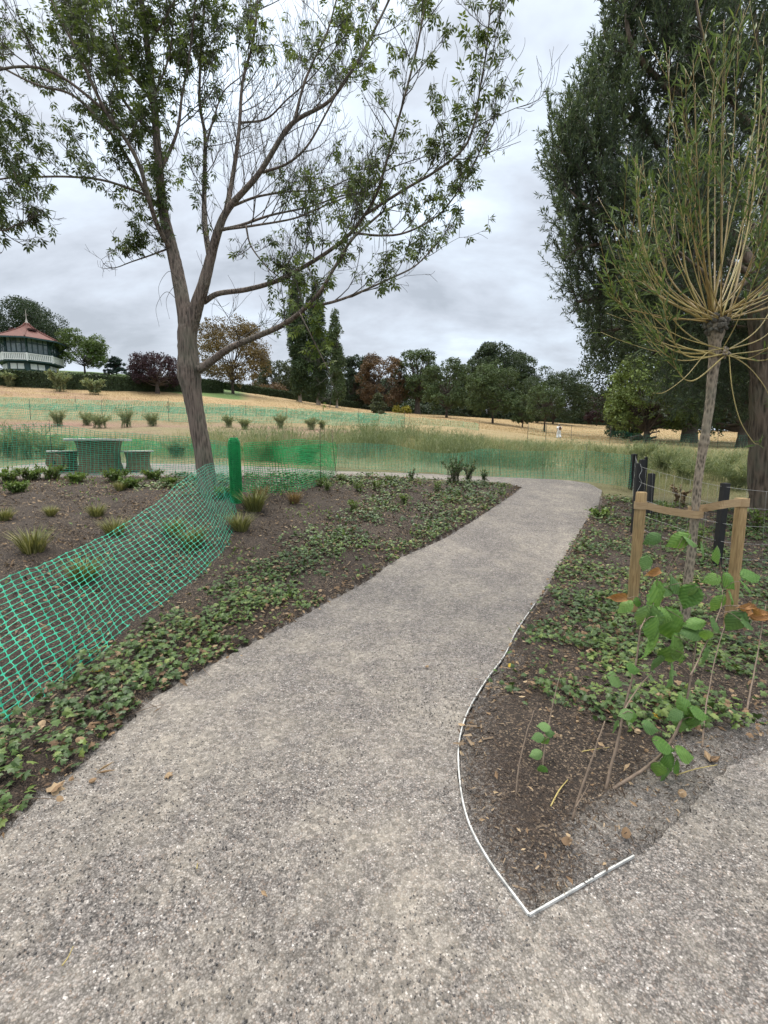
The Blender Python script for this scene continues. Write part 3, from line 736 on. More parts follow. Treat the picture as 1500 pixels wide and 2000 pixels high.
T1 = [(65, 1085, .24, 'wide arching tuft of green brown grass on dark mulch behind the net'), (190, 1012, .16, 'pale small grass tuft at the middle of the mulched bed'),
      (225, 1050, .20, 'grass tuft seen through the top of the leaning net'), (165, 1140, .20, 'grass tuft low behind the net meshes'), (10, 1020, .15, 'grass tuft cut by the frame edge on the mulch'),
      (100, 1010, .12, 'tiny straw coloured tuft above the wide arching one'), (235, 960, .14, 'low grass tuft near the table end of the bed'), (375, 1075, .22, 'grass tuft just left of the net fold'),
      (340, 1050, .2, 'slim grass tuft behind the net below the tree trunk')]
for i, (a, b, h, l) in enumerate(T1): tuft(a, b, h, 150, M['tuft'] if i % 3 else M['tuft'], l)
tuft(497, 1000, .28, 170, M['tuft'], 'upright dry grass tuft right of the green net roll')
tuft(508, 975, .2, 120, M['tuft_dry'], 'reddish dry grass tuft behind the upright one by the net roll')
tuft(575, 985, .18, 130, M['tuft_dry'], 'orange brown dry grass tuft below the sagging net')
tuft(470, 1040, .22, 150, M['tuft'], 'shaggy grass tuft at the foot of the net fold')
T2 = [(640, 960), (700, 962), (735, 958), (665, 942), (790, 985), (855, 960), (625, 952), (762, 945), (690, 1000)]
words = ['nearest the thin steel rod', 'with yellow tips mid bed', 'beside the yellow tipped one', 'at the back edge of the bed', 'nearest the path bend', 'below the dark shrubs', 'under the sagging net end', 'by the far path', 'standing alone on bare soil']
for (a, b), w_ in zip(T2, words):
    leafy(a, b, .2, .17, 14, .055, T_LEAF, M['herb'], M['stem'], 'bed_herb', 'small leafy green bed plant ' + w_, 'plant', 'small leafy plants on the middle bed', 16)
T3 = [(60, 940, .28), (100, 937, .3), (150, 945, .2), (225, 942, .25), (255, 955, .2), (300, 938, .2), (330, 950, .15), (20, 945, .3), (440, 975, .22), (35, 965, .2)]
w3 = ['at the far left rim', 'tallest one before the tables', 'in front of the small spool stool', 'in front of the spool table', 'low one on open mulch', 'in front of the right spool stool', 'left of the tree trunk', 'cut by the frame edge', 'right of the tree trunk base', 'forward of the rim plants']
for (a, b, h), w_ in zip(T3, w3):
    leafy(a, b, h * .9, h * 1.3, 26, .075, T_LEAF, M['herb'], M['stem'], 'rim_plant', 'bushy low green plant along the bed rim ' + w_, 'plant', 'bushy plants along the back of the left bed', 30)
leafy(885, 945, .62, .36, 26, .07, T_LEAF, M['shrub'], M['stem'], 'young_shrub', 'tallest dark leafy shrub at the bend of the path', 'shrub', 'young shrubs by the path bend', 30)
leafy(915, 942, .48, .2, 14, .07, T_LEAF, M['shrub'], M['stem'], 'young_shrub', 'dark shrub merging with the tallest one on its right', 'shrub', 'young shrubs by the path bend', 26)
leafy(946, 944, .32, .14, 10, .06, T_LEAF, M['shrub'], M['stem'], 'young_shrub', 'small separate shrub right of the tallest one', 'shrub', 'young shrubs by the path bend', 24)
leafy(803, 942, .30, .13, 9, .055, T_LEAF, M['shrub'], M['stem'], 'young_shrub', 'thin small shrub left of the tallest one', 'shrub', 'young shrubs by the path bend', 20)
# plants on the right bed
leafy(1355, 1075, .35, .2, 12, .13, T_THIN, M['herb'], M['stem'], 'bed_herb', 'narrow leaved weed growing behind the staked trunk', 'plant', 'weeds on the right bed', 12)
leafy(1290, 1010, .30, .35, 18, .07, T_LEAF, M['herb'], M['stem'], 'bed_herb', 'spreading green weed behind the left wooden stake', 'plant', 'weeds on the right bed', 16)
leafy(1330, 985, .42, .3, 14, .05, T_ROUND, M['litter'], M['stem'], 'dead_shrub', 'withered pale shrub with dry leaves behind the tree tie', 'shrub', None, 16)
leafy(1480, 1040, .4, .25, 14, .09, T_LEAF, M['herb'], M['stem'], 'bed_herb', 'weed at the foot of the furrowed willow trunk', 'plant', 'weeds on the right bed', 14)
leafy(1170, 1010, .14, .3, 18, .05, T_ROUND, M['herb'], M['stem'], 'bed_herb', 'low yellow green weed at the right path bend', 'plant', 'weeds on the right bed', 14)

# ------------------------------------------------------------------ field grass and weeds
def field():
    mb = MB(); n = 170000
    u = RNG.random(n) ** .9; Y = 8.3 * (46 / 8.3) ** u; px = RNG.uniform(-60, 1560, n); X = (px - 750) / FPX / 1.01 * Y
    D, ins, _, _ = seg_dist(PATH, X, Y)
    nz = vnoise(X, Y * .7, .8, 21)
    bare = np.exp(-((Y - 24) / 4.0) ** 2) * np.clip((850 - px) / 200, 0, 1) * 1.1
    k = (~ins) & (D > .15) & (Y > bed_line(X) + .6) & (RNG.random(n) < np.clip(.75 + .5 * nz - bare, .04, 1))
    X, Y, px, nz = X[k], Y[k], px[k], nz[k]; n = len(X)
    mid = np.exp(-((Y - 17) / 5.5) ** 2) * np.clip((px - 560) / 120, .35, 1) 
    h = (.16 + .34 * mid * (1 + .4 * nz)) * RNG.uniform(.5, 1.4, n) * np.interp(Y, [9, 13.5, 15.5, 30, 46], [.5, .62, 1.1, .8, .5]) * np.where((px > 1200) & (Y < 15), 1.6, 1) * np.where((px < 620) & (Y > 12) & (Y < 17), 1.7, 1)
    d = norm(rv(n) * .38 + [0.05, 0, 1]); nr = rv(n)
    T = (T_BLADE[0] * [1, 1, 1], T_BLADE[1]); wid = np.interp(Y, [10, 46], [1.0, 2.2])
    dry = RNG.random(n) < np.clip((Y - 22) / 18, .12, .9) * np.where((px > 1200) & (Y < 16), .3, 1)
    for mt, kk in ((0, ~dry), (1, dry)):
        for lo, hi, ww in ((0, 16, 1.0), (16, 28, 1.5), (28, 60, 2.3)):
            q = kk & (Y >= lo) & (Y < hi)
            mb.scatter((T[0] * [ww * .55, 1, 1], T[1]), np.stack([X, Y, Z(X, Y) - .02], -1)[q], frames(d, nr)[q], h[q], mt)
    m2 = 60000; Y2 = RNG.uniform(13.0, 21, m2); px2 = RNG.uniform(380, 1560, m2); X2 = (px2 - 750) / FPX / 1.01 * Y2
    cl = vnoise(X2, Y2, 1.1, 77); k2 = RNG.random(m2) < np.clip(.30 + .65 * cl, .04, 1) * np.interp(px2, [380, 620, 700, 1000, 1560], [.35, .5, 1, .8, .55])
    X2, Y2, cl, px2 = X2[k2], Y2[k2], cl[k2], px2[k2]; q = len(X2)
    h2 = (.55 + .28 * cl) * RNG.uniform(.6, 1.35, q) * np.interp(px2, [380, 700, 900, 1020, 1560], [.7, 1.1, .95, .5, .6])
    st = np.stack([X2, Y2, Z(X2, Y2) - .02], -1); d2 = norm(rv(q) * .22 + [.04, 0, 1])
    mb.scatter((T_BLADE[0] * [.45, 1, 1], T_BLADE[1]), st, frames(d2, rv(q)), h2, 2)
    for _ in range(3): mb.scatter((T_THIN[0] * [.8, 1, 1], T_THIN[1]), st + d2 * (h2 * RNG.uniform(.3, .95, q))[:, None], frames(norm(d2 + rv(q) * .8), rv(q)), RNG.uniform(.07, .16, q), 2)
    o = mb.build('field_grass', [M['grass'], M['grass_dry'], M['weed']]); tag(o, 'tall pale green and dry grass of the open field', 'grass', None, 'stuff')
    # dry tussocks farther up the slope
    mb = MB(); n = 90000
    u = RNG.random(n); Y = 44 * (105 / 44) ** u; px = RNG.uniform(-60, 1560, n); X = (px - 750) / FPX / 1.01 * Y
    lawn = (Y > 62) & (px < 500); k = ~lawn; X, Y = X[k], Y[k]; n = len(X)
    d = norm(rv(n) * .6 + [0, 0, 1])
    mb.scatter((T_BLADE[0] * [4.5, 1, 1], T_BLADE[1]), np.stack([X, Y, Z(X, Y) - .02], -1), frames(d, rv(n)), RNG.uniform(.08, .22, n), 0)
    o = mb.build('dry_grass', M['grass_dry']); tag(o, 'short straw coloured grass on the upper slope', 'grass', None, 'stuff')
field()
W = [(60, 13.2, .8, .9, 'leafy green bush behind the net at the left frame edge'), (15, 13.6, .6, .7, 'low green bush cut by the frame edge behind the net'), (110, 13.5, .6, .6, 'small green bush behind the low spool stool'), (345, 13.5, .5, .5, 'green bush behind the right spool stool'), (520, 13, .55, .6, 'green bush behind the bright green net'), (600, 13, .6, .6, 'second green bush behind the bright green net'), (1400, 13, .8, .7, 'green bush between the young trunk and the furrowed trunk'), (1440, 11.5, .6, .5, 'low green bush before the furrowed trunk'), (1250, 15, .7, .6, 'green bush left above the black posts'), (722, 17, .95, .5, 'tallest feathery grey green weed beside the thin steel rods'), (115, 26, .95, .7, 'grey green weed bush on the left of the bare strip'),
     (170, 27, .8, .5, 'grey green weed bush second from the left edge'), (195, 25.5, .75, .7, 'wide low weed bush left of the tree trunk'), (248, 26, .95, .55, 'upright weed bush between two low ones'),
     (298, 26.5, .8, .6, 'spreading weed bush close to the tree trunk'), (447, 27, .6, .4, 'weed bush just right of the tree trunk'), (548, 28, .7, .5, 'weed bush below the poplars'),
     (608, 28, .75, .6, 'wide weed bush beneath the narrow poplar'), (630, 28.5, .6, .4, 'small weed bush right of the wide one'), (850, 17, .7, .5, 'weed clump behind the teal net left of centre'),
     (800, 19, .8, .5, 'weed clump in the tall grass'), (930, 18, .6, .6, 'low weed clump behind the young shrubs'), (1290, 13.5, .7, .5, 'weed clump behind the black posts'), (1345, 12.5, .6, .6, 'weed clump right of the staked trunk'),
     (1180, 16, .5, .5, 'weed clump below the walking person'), (478, 26, .5, .5, 'pale low weed above the green net roll'), (118, 56, 2.0, 1.2, 'round grey shrub standing before the hedge'), (185, 55, 1.6, 1.1, 'ragged shrub before the hedge right of the round one'), (20, 57, 1.8, 1.0, 'shrub before the hedge below the pavilion')]
for (px, d, h, w, l) in W:
    leafy(px, 0, h * RNG.uniform(.85, 1.25), w * RNG.uniform(.8, 1.4), int(RNG.integers(25, 55)), .16 if d < 40 else .3, (T_THIN[0] * [.7, 1, 1], T_THIN[1]) if d < 40 else T_LEAF, M['weed'], M['weed'], 'weed_bush', l, 'weed bush', 'weed bushes in the field', 26 if d < 40 else 50, .9, d)

# ------------------------------------------------------------------ nets
def net(rows, label, mat, name='net_fence', cell=.05, nrow=18, wv=.006, wh=.0035, near=False, sag=.02, poles=(), holes=0, pr=.006, wob=.012, grp='green plastic net fences'):
    """rows: list of (top point, bottom point)"""
    top = catmull([r[0] for r in rows], 14); bot = catmull([r[1] for r in rows], 14)
    mid = (top + bot) / 2; L = np.concatenate([[0], np.cumsum(np.linalg.norm(np.diff(mid, axis=0), axis=1))])
    nc = max(4, int(L[-1] / cell)); s = np.linspace(0, L[-1], nc + 1)
    tp = np.stack([np.interp(s, L, top[:, k]) for k in range(3)], -1); bt = np.stack([np.interp(s, L, bot[:, k]) for k in range(3)], -1)
    v = np.linspace(0, 1, nrow + 1)
    g = tp[None] * (1 - v[:, None, None]) + bt[None] * v[:, None, None]
    t = norm(np.gradient(mid, axis=0)); tt = np.stack([np.interp(s, L, t[:, k]) for k in range(3)], -1)
    nr = norm(np.cross(tt, [0, 0, 1]))
    S, VV = np.meshgrid(s, v); bl = sag * np.sin(pi * VV) * (np.sin(S * 2.3) + .5 * np.sin(S * 5.1 + VV * 3)) + wob * np.sin(S * 11 + VV * 5) * np.sin(VV * 8 + S * 3)
    g = g + bl[..., None] * nr[None]
    g[..., 2] += (wob * .9 * np.sin(S * 4.1 + 1.7) * np.sin(S * 1.3)) * (1 - VV)
    g = g + RNG.normal(size=g.shape) * cell * .035
    root = thing(name, rows[0][1], label, 'net fence', grp)
    mb = MB(); up = norm(bt - tp)
    def ribbons(A, B, w, side, thick):
        a = A.reshape(-1, 3); b = B.reshape(-1, 3); sd_ = np.broadcast_to(side, A.shape).reshape(-1, 3); n = len(a)
        if near:
            d = norm(b - a); nn = norm(np.cross(sd_, d)); secs = []
            for f, ww in ((0, 2.9), (.2, .8), (.8, .8), (1, 2.9)):
                c = a * (1 - f) + b * f
                secs += [c + sd_ * w * ww / 2, c + nn * thick / 2, c - sd_ * w * ww / 2, c - nn * thick / 2]
            V = np.stack(secs, 1).reshape(-1, 3); q = []
            for k in range(3):
                for j in range(4): q.append([k * 4 + j, k * 4 + (j + 1) % 4, k * 4 + 4 + (j + 1) % 4, k * 4 + 4 + j])
            F = (np.array(q)[None] + (np.arange(n) * 16)[:, None, None]).reshape(-1, 4)
            mb.add(V, F, 0, None, False)
        else:
            d = norm(b - a); nn = norm(np.cross(sd_, d))
            V = np.stack([a + sd_ * w / 2, a + nn * thick, a - sd_ * w / 2, b + sd_ * w / 2, b + nn * thick, b - sd_ * w / 2], 1).reshape(-1, 3)
            F = (np.array([[0, 1, 4, 3], [1, 2, 5, 4]])[None] + (np.arange(n) * 6)[:, None, None]).reshape(-1, 4)
            mb.add(V, F)
    ribbons(g[:-1], g[1:], wv, norm(tt)[None], wv * .35)                       # strands up and down
    ribbons(g[:, :-1], g[:, 1:], wh, norm(up)[None, :-1], wh * .35)             # strands along
    mb.build('net', mat, root)
    for (a, b) in poles:
        m2 = MB(); m2.tube([a, (np.asarray(a) + b) / 2, b], pr, 6)
        tq = np.asarray(b, float); aa = np.linspace(0, 5, 9)
        m2.tube(np.stack([tq[0] + .022 * np.sin(aa), tq[1] + 0 * aa, tq[2] + .02 + .022 - .022 * np.cos(aa)], -1), pr * .7, 5)
        m2.build('post', M['rod'], root)
    return root

def pole(px_t, py_t, px_b, py_b):
    g = G(px_b, py_b); return (g - [0, 0, .1], P(px_t, py_t, g[1]))
# near net leaning over the bed
prs = [((-170, 1222), (-70, 1478), .25), ((-70, 1168), (55, 1392), .28), ((20, 1122), (130, 1334), .30), ((105, 1093), (215, 1268), .34), ((215, 1040), (335, 1178), .4),
       ((300, 985), (408, 1118), .45), ((362, 936), (450, 1064), .5), ((405, 907), (462, 1010), .45), ((440, 903), (462, 972), .2)]
rows = []
for (t, b, dd) in prs:
    g = G(*b); g[2] += .02; rows.append((P(t[0], t[1], g[1] + dd), g))
net(rows, 'near green net fence sagging and leaning back over the mulched bed', M['net'], near=True, cell=.092, nrow=21, wv=.0085, wh=.0066, sag=.03, wob=.01)
# folded return of the same net round the roll
ga = G(462, 985); gb = G(395, 960)
def at(px, py, d): return P(px, py, d)
d_roll = G(462, 985)[1]
# mid left net, in front of the tables
dl = G(200, 930)[1]
rows = [((P(-120, 838, dl - .3)), P(-120, 925, dl - .3)), (P(0, 834, dl), P(0, 926, dl)), (P(95, 828, dl), P(95, 925, dl)), (P(200, 843, dl), P(200, 927, dl)), (P(300, 850, dl), P(300, 927, dl)), (P(380, 855, dl - .4), P(380, 930, dl - .4)), (P(452, 868, d_roll + 1.2), P(452, 940, d_roll + 1.2))]
net(rows, 'green net fence standing in front of the spool tables', M['net'], cell=.085, nrow=21, wv=.008, wh=.0065, sag=.03, poles=[(P(103, 905, dl + .05) - [0, 0, .25], P(96, 826, dl + .05))])
# a second layer farther back behind the tables
rows = [(P(-100, 842, 14.5), P(-100, 905, 14.5)), (P(0, 845, 14.5), P(0, 905, 14.5)), (P(140, 852, 14.2), P(140, 903, 14.2)), (P(300, 862, 14), P(300, 905, 14)), (P(450, 872, 13.5), P(450, 910, 13.5)), (P(560, 872, 12.5), P(560, 916, 12.5)), (P(655, 866, 11.8), P(655, 918, 11.8))]
net(rows, 'green net fence running behind the spool tables across the far side of the path', M['net_b'], cell=.085, nrow=18, wv=.014, wh=.016, sag=.06, wob=.03)
# net right of the roll, bunched bright green, hem dragging on the bed
r0 = d_roll
rows = [(P(476, 866, r0 + .05), P(476, 960, r0 + .05)), (P(520, 862, r0 + .5), G(530, 966)), (P(570, 860, r0 + 1.0), G(590, 962)), (P(612, 860, r0 + 1.6), G(634, 944)), (P(640, 862, r0 + 2.3), P(655, 925, r0 + 2.4))]
net(rows, 'bright green net fence sagging onto the soil right of the net roll', M['net_b'], cell=.06, nrow=24, wv=.012, wh=.010, sag=.05, wob=.02, poles=[pole(625, 838, 626, 948), pole(648, 846, 657, 925)])
# far side of the path
rows = []
for (a, t, b, d) in [(655, 868, 921, 11.9), (720, 866, 921, 11.9), (790, 875, 925, 11.9), (850, 886, 926, 11.9), (900, 884, 926, 11.8), (960, 878, 930, 11.7), (1040, 882, 934, 11.6), (1110, 880, 936, 11.5), (1175, 884, 943, 11.2), (1232, 890, 952, 10.6)]:
    rows.append((P(a, t, d), P(a, b, d)))
net(rows, 'long teal net fence along the far side of the path bend', M['net_far'], cell=.085, nrow=18, wv=.0070, wh=.0062, sag=.05, wob=.02,
    poles=[pole(975, 876, 978, 930), pole(1146, 872, 1141, 937), pole(1219, 886, 1224, 948), pole(1060, 880, 1061, 934)])
def far_net(cols, h, label, cell, wv, wh, poles=True, mat='net_far'):
    rows = []; pl = []
    for i, (px, d) in enumerate(cols):
        g = GD(px, d); hh = h * RNG.uniform(.85, 1.1); rows.append((g + [0, 0, hh], g)); 
        if poles: pl.append((g - [0, 0, .1], g + [RNG.uniform(-.05, .05), 0, hh + .22]))
    net(rows, label, M[mat], cell=cell, nrow=9, wv=wv, wh=wh, sag=.1, wob=.05, poles=pl, pr=.012)
far_net([(-80, 30), (60, 30), (200, 30), (330, 30.5), (450, 31), (560, 32), (700, 33.5), (790, 36)], .95, 'far pale green net fence crossing the left slope', .09, .022, .020)
far_net([(-60, 37), (150, 37), (330, 37.5), (480, 38), (650, 39), (740, 41)], .8, 'farthest green net fence high on the left slope', .12, .022, .022)
far_net([(700, 41), (800, 42), (880, 44), (935, 40)], .6, 'short pale green net fence in the middle of the field', .14, .016, .012)
far_net([(1030, 26), (1065, 26), (1115, 26.5), (1190, 27), (1280, 27.5), (1400, 28), (1520, 28)], .95, 'thin net fence on leaning rods behind the walking person', .16, .003, .0035)

# net roll
def roll():
    g = G(462, 984); top = P(457, 856, g[1]); root = thing('net_roll', g, 'upright roll of bright green plastic netting standing by the tree', 'net roll')
    mb = MB(); H = top[2] - g[2]; ax = top - g
    R = .094
    for L_ in range(3):
        n = 90; rows_ = 40 - 3 * L_; a = np.linspace(0, 2 * pi, n, endpoint=False)
        for i in range(rows_):
            f = i / (rows_ - 1); r = (R - .012 * L_) * (1 + .05 * np.sin(a * 3 + f * 4 + L_) + .03 * np.sin(a * 7 + f * 13)) * (1 - .35 * max(0, f - .93) / .07)
            c = g + ax * f
            pts = np.stack([c[0] + r * np.cos(a + i * .06), c[1] + r * np.sin(a + i * .06), c[2] + .007 * np.sin(a * 9 + i)], -1)
            mb.tube(np.vstack([pts, pts[:1]]) + RNG.normal(size=(n + 1, 3)) * (.004 if L_ == 0 else .002), .0042, 3, cap=False)
        for j in range(26):
            aj = j / 26 * 2 * pi + L_ * .1; f = np.linspace(0, 1, 26); r = (R - .012 * L_) * (1 + .05 * np.sin(aj * 3 + f * 4 + L_)) * (1 - .35 * np.clip((f - .93) / .07, 0, 1))
            mb.tube(g + ax * f[:, None] + np.stack([r * np.cos(aj + .02 * np.sin(f * 60)), r * np.sin(aj), 0 * f], -1), .004, 3, cap=False)
    mb.build('net', M['net_b'], root)
    m2 = MB(); m2.lathe([(0.0, 0), (.078, 0), (.08, H * .5), (.076, H * .95), (.03, H * .985), (0, H * .98)], (0, 0, 0), 20); o = m2.build('core', M['net_roll'], root); o.location = (0, 0, 0)
    m3 = MB(); m3.tube([top - [0, 0, .1], top + [0, 0, .035]], .007, 6); m3.tube([top - [.0, 0, .05], top + [.02, 0, .03]], .005, 5); m3.build('post', M['rod'], root)
roll()

# ------------------------------------------------------------------ spool tables
def spool(px, py_b, py_t, w_top, w_waist, label, name, d, tilt=0.0, grp=None):
    g = P(px, py_b, d); H = (P(px, py_t, d) - g)[2]; R = w_top / 2 / FPX * d; r = w_waist / 2 / FPX * d; g[2] = P(px, py_b, d)[2]
    root = thing(name, g, label, 'table' if 'table' in name else 'stool', grp)
    t = H * .07
    m = MB(); m.lathe([(0, H - t), (R, H - t), (R * 1.01, H - t * .9), (R * 1.01, H - t * .15), (R, H), (0, H)], (0, 0, 0), 32); o = m.build('top', M['spool_top'], root); o.location = (0, 0, 0)
    # drum of staves: outer wooden slats
    m = MB(); ns = 18
    for i in range(ns):
        a = i / ns * 2 * pi; a2 = (i + .94) / ns * 2 * pi
        prof = [(r * 1.12, 0), (r * 1.0, H * .25), (r * .97, H * .55), (r * 1.05, H * .8), (r * 1.12, H - t - .002)]
        V = []
        for pr_, z_ in prof:
            for aa in (a, a2):
                V += [[pr_ * cos(aa), pr_ * sin(aa), z_], [(pr_ - .03) * cos(aa), (pr_ - .03) * sin(aa), z_]]
        F = []
        for k in range(4):
            b = k * 4; F += [[b, b + 2, b + 6, b + 4], [b + 1, b + 5, b + 7, b + 3], [b, b + 4, b + 5, b + 1], [b + 2, b + 3, b + 7, b + 6]]
        m.add(V, F)
    o = m.build('drum', M['spool'], root); o.location = (0, 0, 0)
    m = MB(); m.lathe([(0, 0), (r * 1.2, 0), (r * 1.2, t * .6), (0, t * .6)], (0, 0, -.004), 28); o = m.build('base', M['spool'], root); o.location = (0, 0, 0)
    return root
dt = dl + .9
spool(198, 921, 857, 112, 72, 'large cable spool table with pale round top seen through the net', 'spool_table', dt)
spool(127, 918, 880, 54, 44, 'low cable spool stool left of the spool table', 'spool_stool', dt, grp='spool stools beside the table')
spool(271, 918, 880, 56, 42, 'low cable spool stool right of the spool table', 'spool_stool', dt + .1, grp='spool stools beside the table')
def reel():
    c = P(112, 903, dt - .35); R = 16 / FPX * dt
    root = thing('cable_reel', c - [0, 0, R], 'small cable reel on its side leaning against the left stool', 'reel')
    for sx in (-.09, .09):
        m = MB(); a = np.linspace(0, 2 * pi, 25)[:-1]; V = []
        for y in (-.012, .012):
            for rr in (R * .22, R): V += [[rr * cos(q), y + sx, rr * sin(q)] for q in a]
        n = 24; F = []
        for q in range(n):
            k = (q + 1) % n; F += [[q, k, n + k, n + q], [2 * n + q, 3 * n + q, 3 * n + k, 2 * n + k], [n + q, n + k, 3 * n + k, 3 * n + q], [q, 2 * n + q, 2 * n + k, k]]
        m.add(np.array(V), F); o = m.build('flange', M['spool'], root); o.location = (0, 0, R)
    m = MB(); m.tube([(0, -.09, 0), (0, .09, 0)], R * .45, 16); o = m.build('drum', M['hole'], root); o.location = (0, 0, R)
reel()

# ------------------------------------------------------------------ stakes, tie, posts, wire
def stake(pt, pb, wpx, label, d=None):
    g = G(*pb); top = P(pt[0], pt[1], g[1]); r = wpx / 2 / FPX * g[1] * .88
    root = thing('tree_stake', g, label, 'stake', 'wooden tree stakes')
    m = MB(); n = 9; f = np.linspace(0, 1, n)
    pts = (g - [0, 0, .1])[None] * (1 - f[:, None]) + top[None] * f[:, None]
    pts = np.vstack([pts, top + [0, 0, .006]]); rad = np.full(n + 1, r); rad[-1] = r * .82; rad *= 1 + .02 * np.sin(np.arange(n + 1) * 2.2)
    m.tube(pts, rad, 14, rough=.03); m.build('shaft', M['stake'], root)
    return g, top, r
gL, tL, rL = stake((1253, 962), (1233, 1200), 23, 'round wooden stake left of the young willow trunk')
gR, tR, rR = stake((1449, 974), (1424, 1232), 24, 'round wooden stake right of the young willow trunk')
dT = G(1338, 1218)[1]
def tie():
    root = thing('tree_tie', P(1355, 1000, dT), 'tan woven strap tying the young willow trunk to both stakes', 'tree tie')
    def band(path, w, name):
        c = catmull(path, 8); m = MB(); n = len(c); th = .0025
        t = norm(np.gradient(c, axis=0)); nn = norm(np.cross(t, [0, 0, 1])); u = np.cross(nn, t)
        V = np.stack([c + u * w / 2 + nn * th, c - u * w / 2 + nn * th, c - u * w / 2 - nn * th, c + u * w / 2 - nn * th], 1).reshape(-1, 3)
        i = np.arange(n - 1)[:, None] * 4; j = np.arange(4)[None]; k = (j + 1) % 4
        m.add(V, np.stack([i + j, i + k, i + 4 + k, i + 4 + j], -1).reshape(-1, 4), smooth=False); m.add(V[:4], [[0, 1, 2, 3]]); m.add(V[-4:], [[3, 2, 1, 0]])
        m.build(name, M['strap'], root)
    def ring(c, r, w):
        a = np.linspace(0, 2 * pi, 17); band([c + [r * cos(q), r * sin(q), 0] for q in a], w, 'loop')
    wl = 14.5 / FPX * dT
    a0 = P(1251, 987, gL[1]); b0 = P(1449, 981, gR[1]); tr = .052
    tk1 = P(1357, 1003, dT); tk2 = P(1361, 990, dT)
    band([a0 + [-rL * .2, -rL - .006, 0], a0 + [rL * 1.2, -rL * .8, -.004], P(1300, 997, gL[1] - .09), tk1 + [-.06, -tr - .01, .0], tk1 + [.03, -tr - .012, 0]], wl, 'strap')
    band([tk2 + [-.045, -tr - .004, -.01], tk2 + [.05, -tr - .004, 0], P(1410, 986, gR[1] - .07), b0 + [-rR * 1.1, -rR * .8, 0], b0 + [rR * .2, -rR - .005, 0]], wl, 'strap')
    ring(a0, rL + .005, wl); ring(b0, rR + .005, wl); ring((tk1 + tk2) / 2, tr + .006, wl)
tie()
def bpost(pt, pb, wpx, label, d):
    g = P(pb[0], pb[1], d); g[2] = min(g[2], float(Z(g[0], g[1]))) - .05; top = P(pt[0], pt[1], d); w = wpx / FPX * d * .78
    m = MB(); m.beam(g, top, w, w, up=(0, 1, 0)); mm = top + np.array([0, 0, .0])
    m.add([mm + [-w / 2, -w / 2, -.001], mm + [w / 2, -w / 2, -.001], mm + [w / 2, w / 2, -.001], mm + [-w / 2, w / 2, -.001], mm + [0, 0, .012]], [[0, 1, 4], [1, 2, 4], [2, 3, 4], [3, 0, 4]])
    o = m.build('fence_post', M['black']); tag(o, label, 'post', 'black square fence posts'); return g, top
bp = [bpost((1239, 887), (1233, 952), 11, 'leftmost and farthest black fence post, standing beside the net end', 11.0),
      bpost((1247, 905), (1237, 1025), 9, 'black fence post carrying the looped wires, behind the left stake', 7.6),
      bpost((1255, 898), (1249, 965), 11, 'thick black fence post between the wire post and a thin one', 9.0),
      bpost((1262, 893), (1258, 962), 6, 'thin black fence post just peeping over the thick one', 10.0),
      bpost((1273, 925), (1265, 1006), 12.5, 'black fence post closest to the right of the left wooden stake', 8.6),
      bpost((1417, 944), (1399, 1103), 15.5, 'lone black fence post between the young trunk and the right stake', 5.9),
      bpost((1640, 960), (1650, 1110), 15, 'black fence post carrying the wires beyond the right stake', 5.9)]
def wires():
    A = bp[1]; B = bp[5]; C = bp[6]; D0 = bp[4]; E = bp[0]
    root = thing('wire_fence', A[0], 'sagging galvanised wire strung between the black posts', 'wire fence')
    m = MB()
    for f in (.96, .76, .56, .36, .18):
        def q(p, dx=0): return p[0] + (p[1] - p[0]) * f + np.array([dx, -.05, 0])
        a, b, c, e = q(A), q(B), q(C), q(E)
        ab = (a + b) / 2 + [0, 0, -.025 * RNG.uniform(.5, 1.6)]; bc = (b + c) / 2 - [0, 0, .02]; ea = (e + a) / 2 - [0, 0, .03]
        m.tube(catmull([e, ea, a + [.01, 0, 0], ab, b, bc, c], 7), .0019, 4)
    m.build('wire', M['wire'], root)
    for k in range(26):
        f = (k + .5) / 26
        t = A[0] * (1 - f) + B[0] * f; u = A[1] * (1 - f) + B[1] * f
        if k % 1 == 0:
            m = MB() if k == 0 else m
    m = MB()
    for (s, e, n) in ((A, B, 11), (B, C, 6), (E, A, 12)):
        for k in range(1, n):
            f = k / n; lo = s[0] * (1 - f) + e[0] * f; hi = s[1] * (1 - f) + e[1] * f
            p0 = lo + (hi - lo) * .12; p1 = lo + (hi - lo) * .94
            m.tube(catmull([p0 + [0, -.05, 0], (p0 + p1) / 2 + [RNG.normal() * .01, -.05, 0], p1 + [0, -.05, 0]], 4), .0013, 3)
    m.build('stay_wire', M['wire'], root)
    m = MB(); t = A[1] + [0, -.06, -.01]
    m.tube(catmull([t, t + [.03, 0, -.10], t + [-.01, -.01, -.2], t + [.04, 0, -.3], t + [-.02, 0, -.45]], 6), .0035, 5); m.build('loop', M['wire'], root)
wires()

# ------------------------------------------------------------------ trees
class Tree:
    def __init__(s, name, base, label, cat='tree', group=None):
        s.root = thing(name, base, label, cat, group); s.w = MB(); s.t = MB(); s.l = MB()
def limb(px, r0, r1, m=7, rpow=1.0):
    """px: list of (px, py, d)"""
    c = catmull([P(*p) for p in px], m); f = np.linspace(0, 1, len(c)) ** rpow
    return c, r1 + (r0 - r1) * (1 - f) ** 1.5

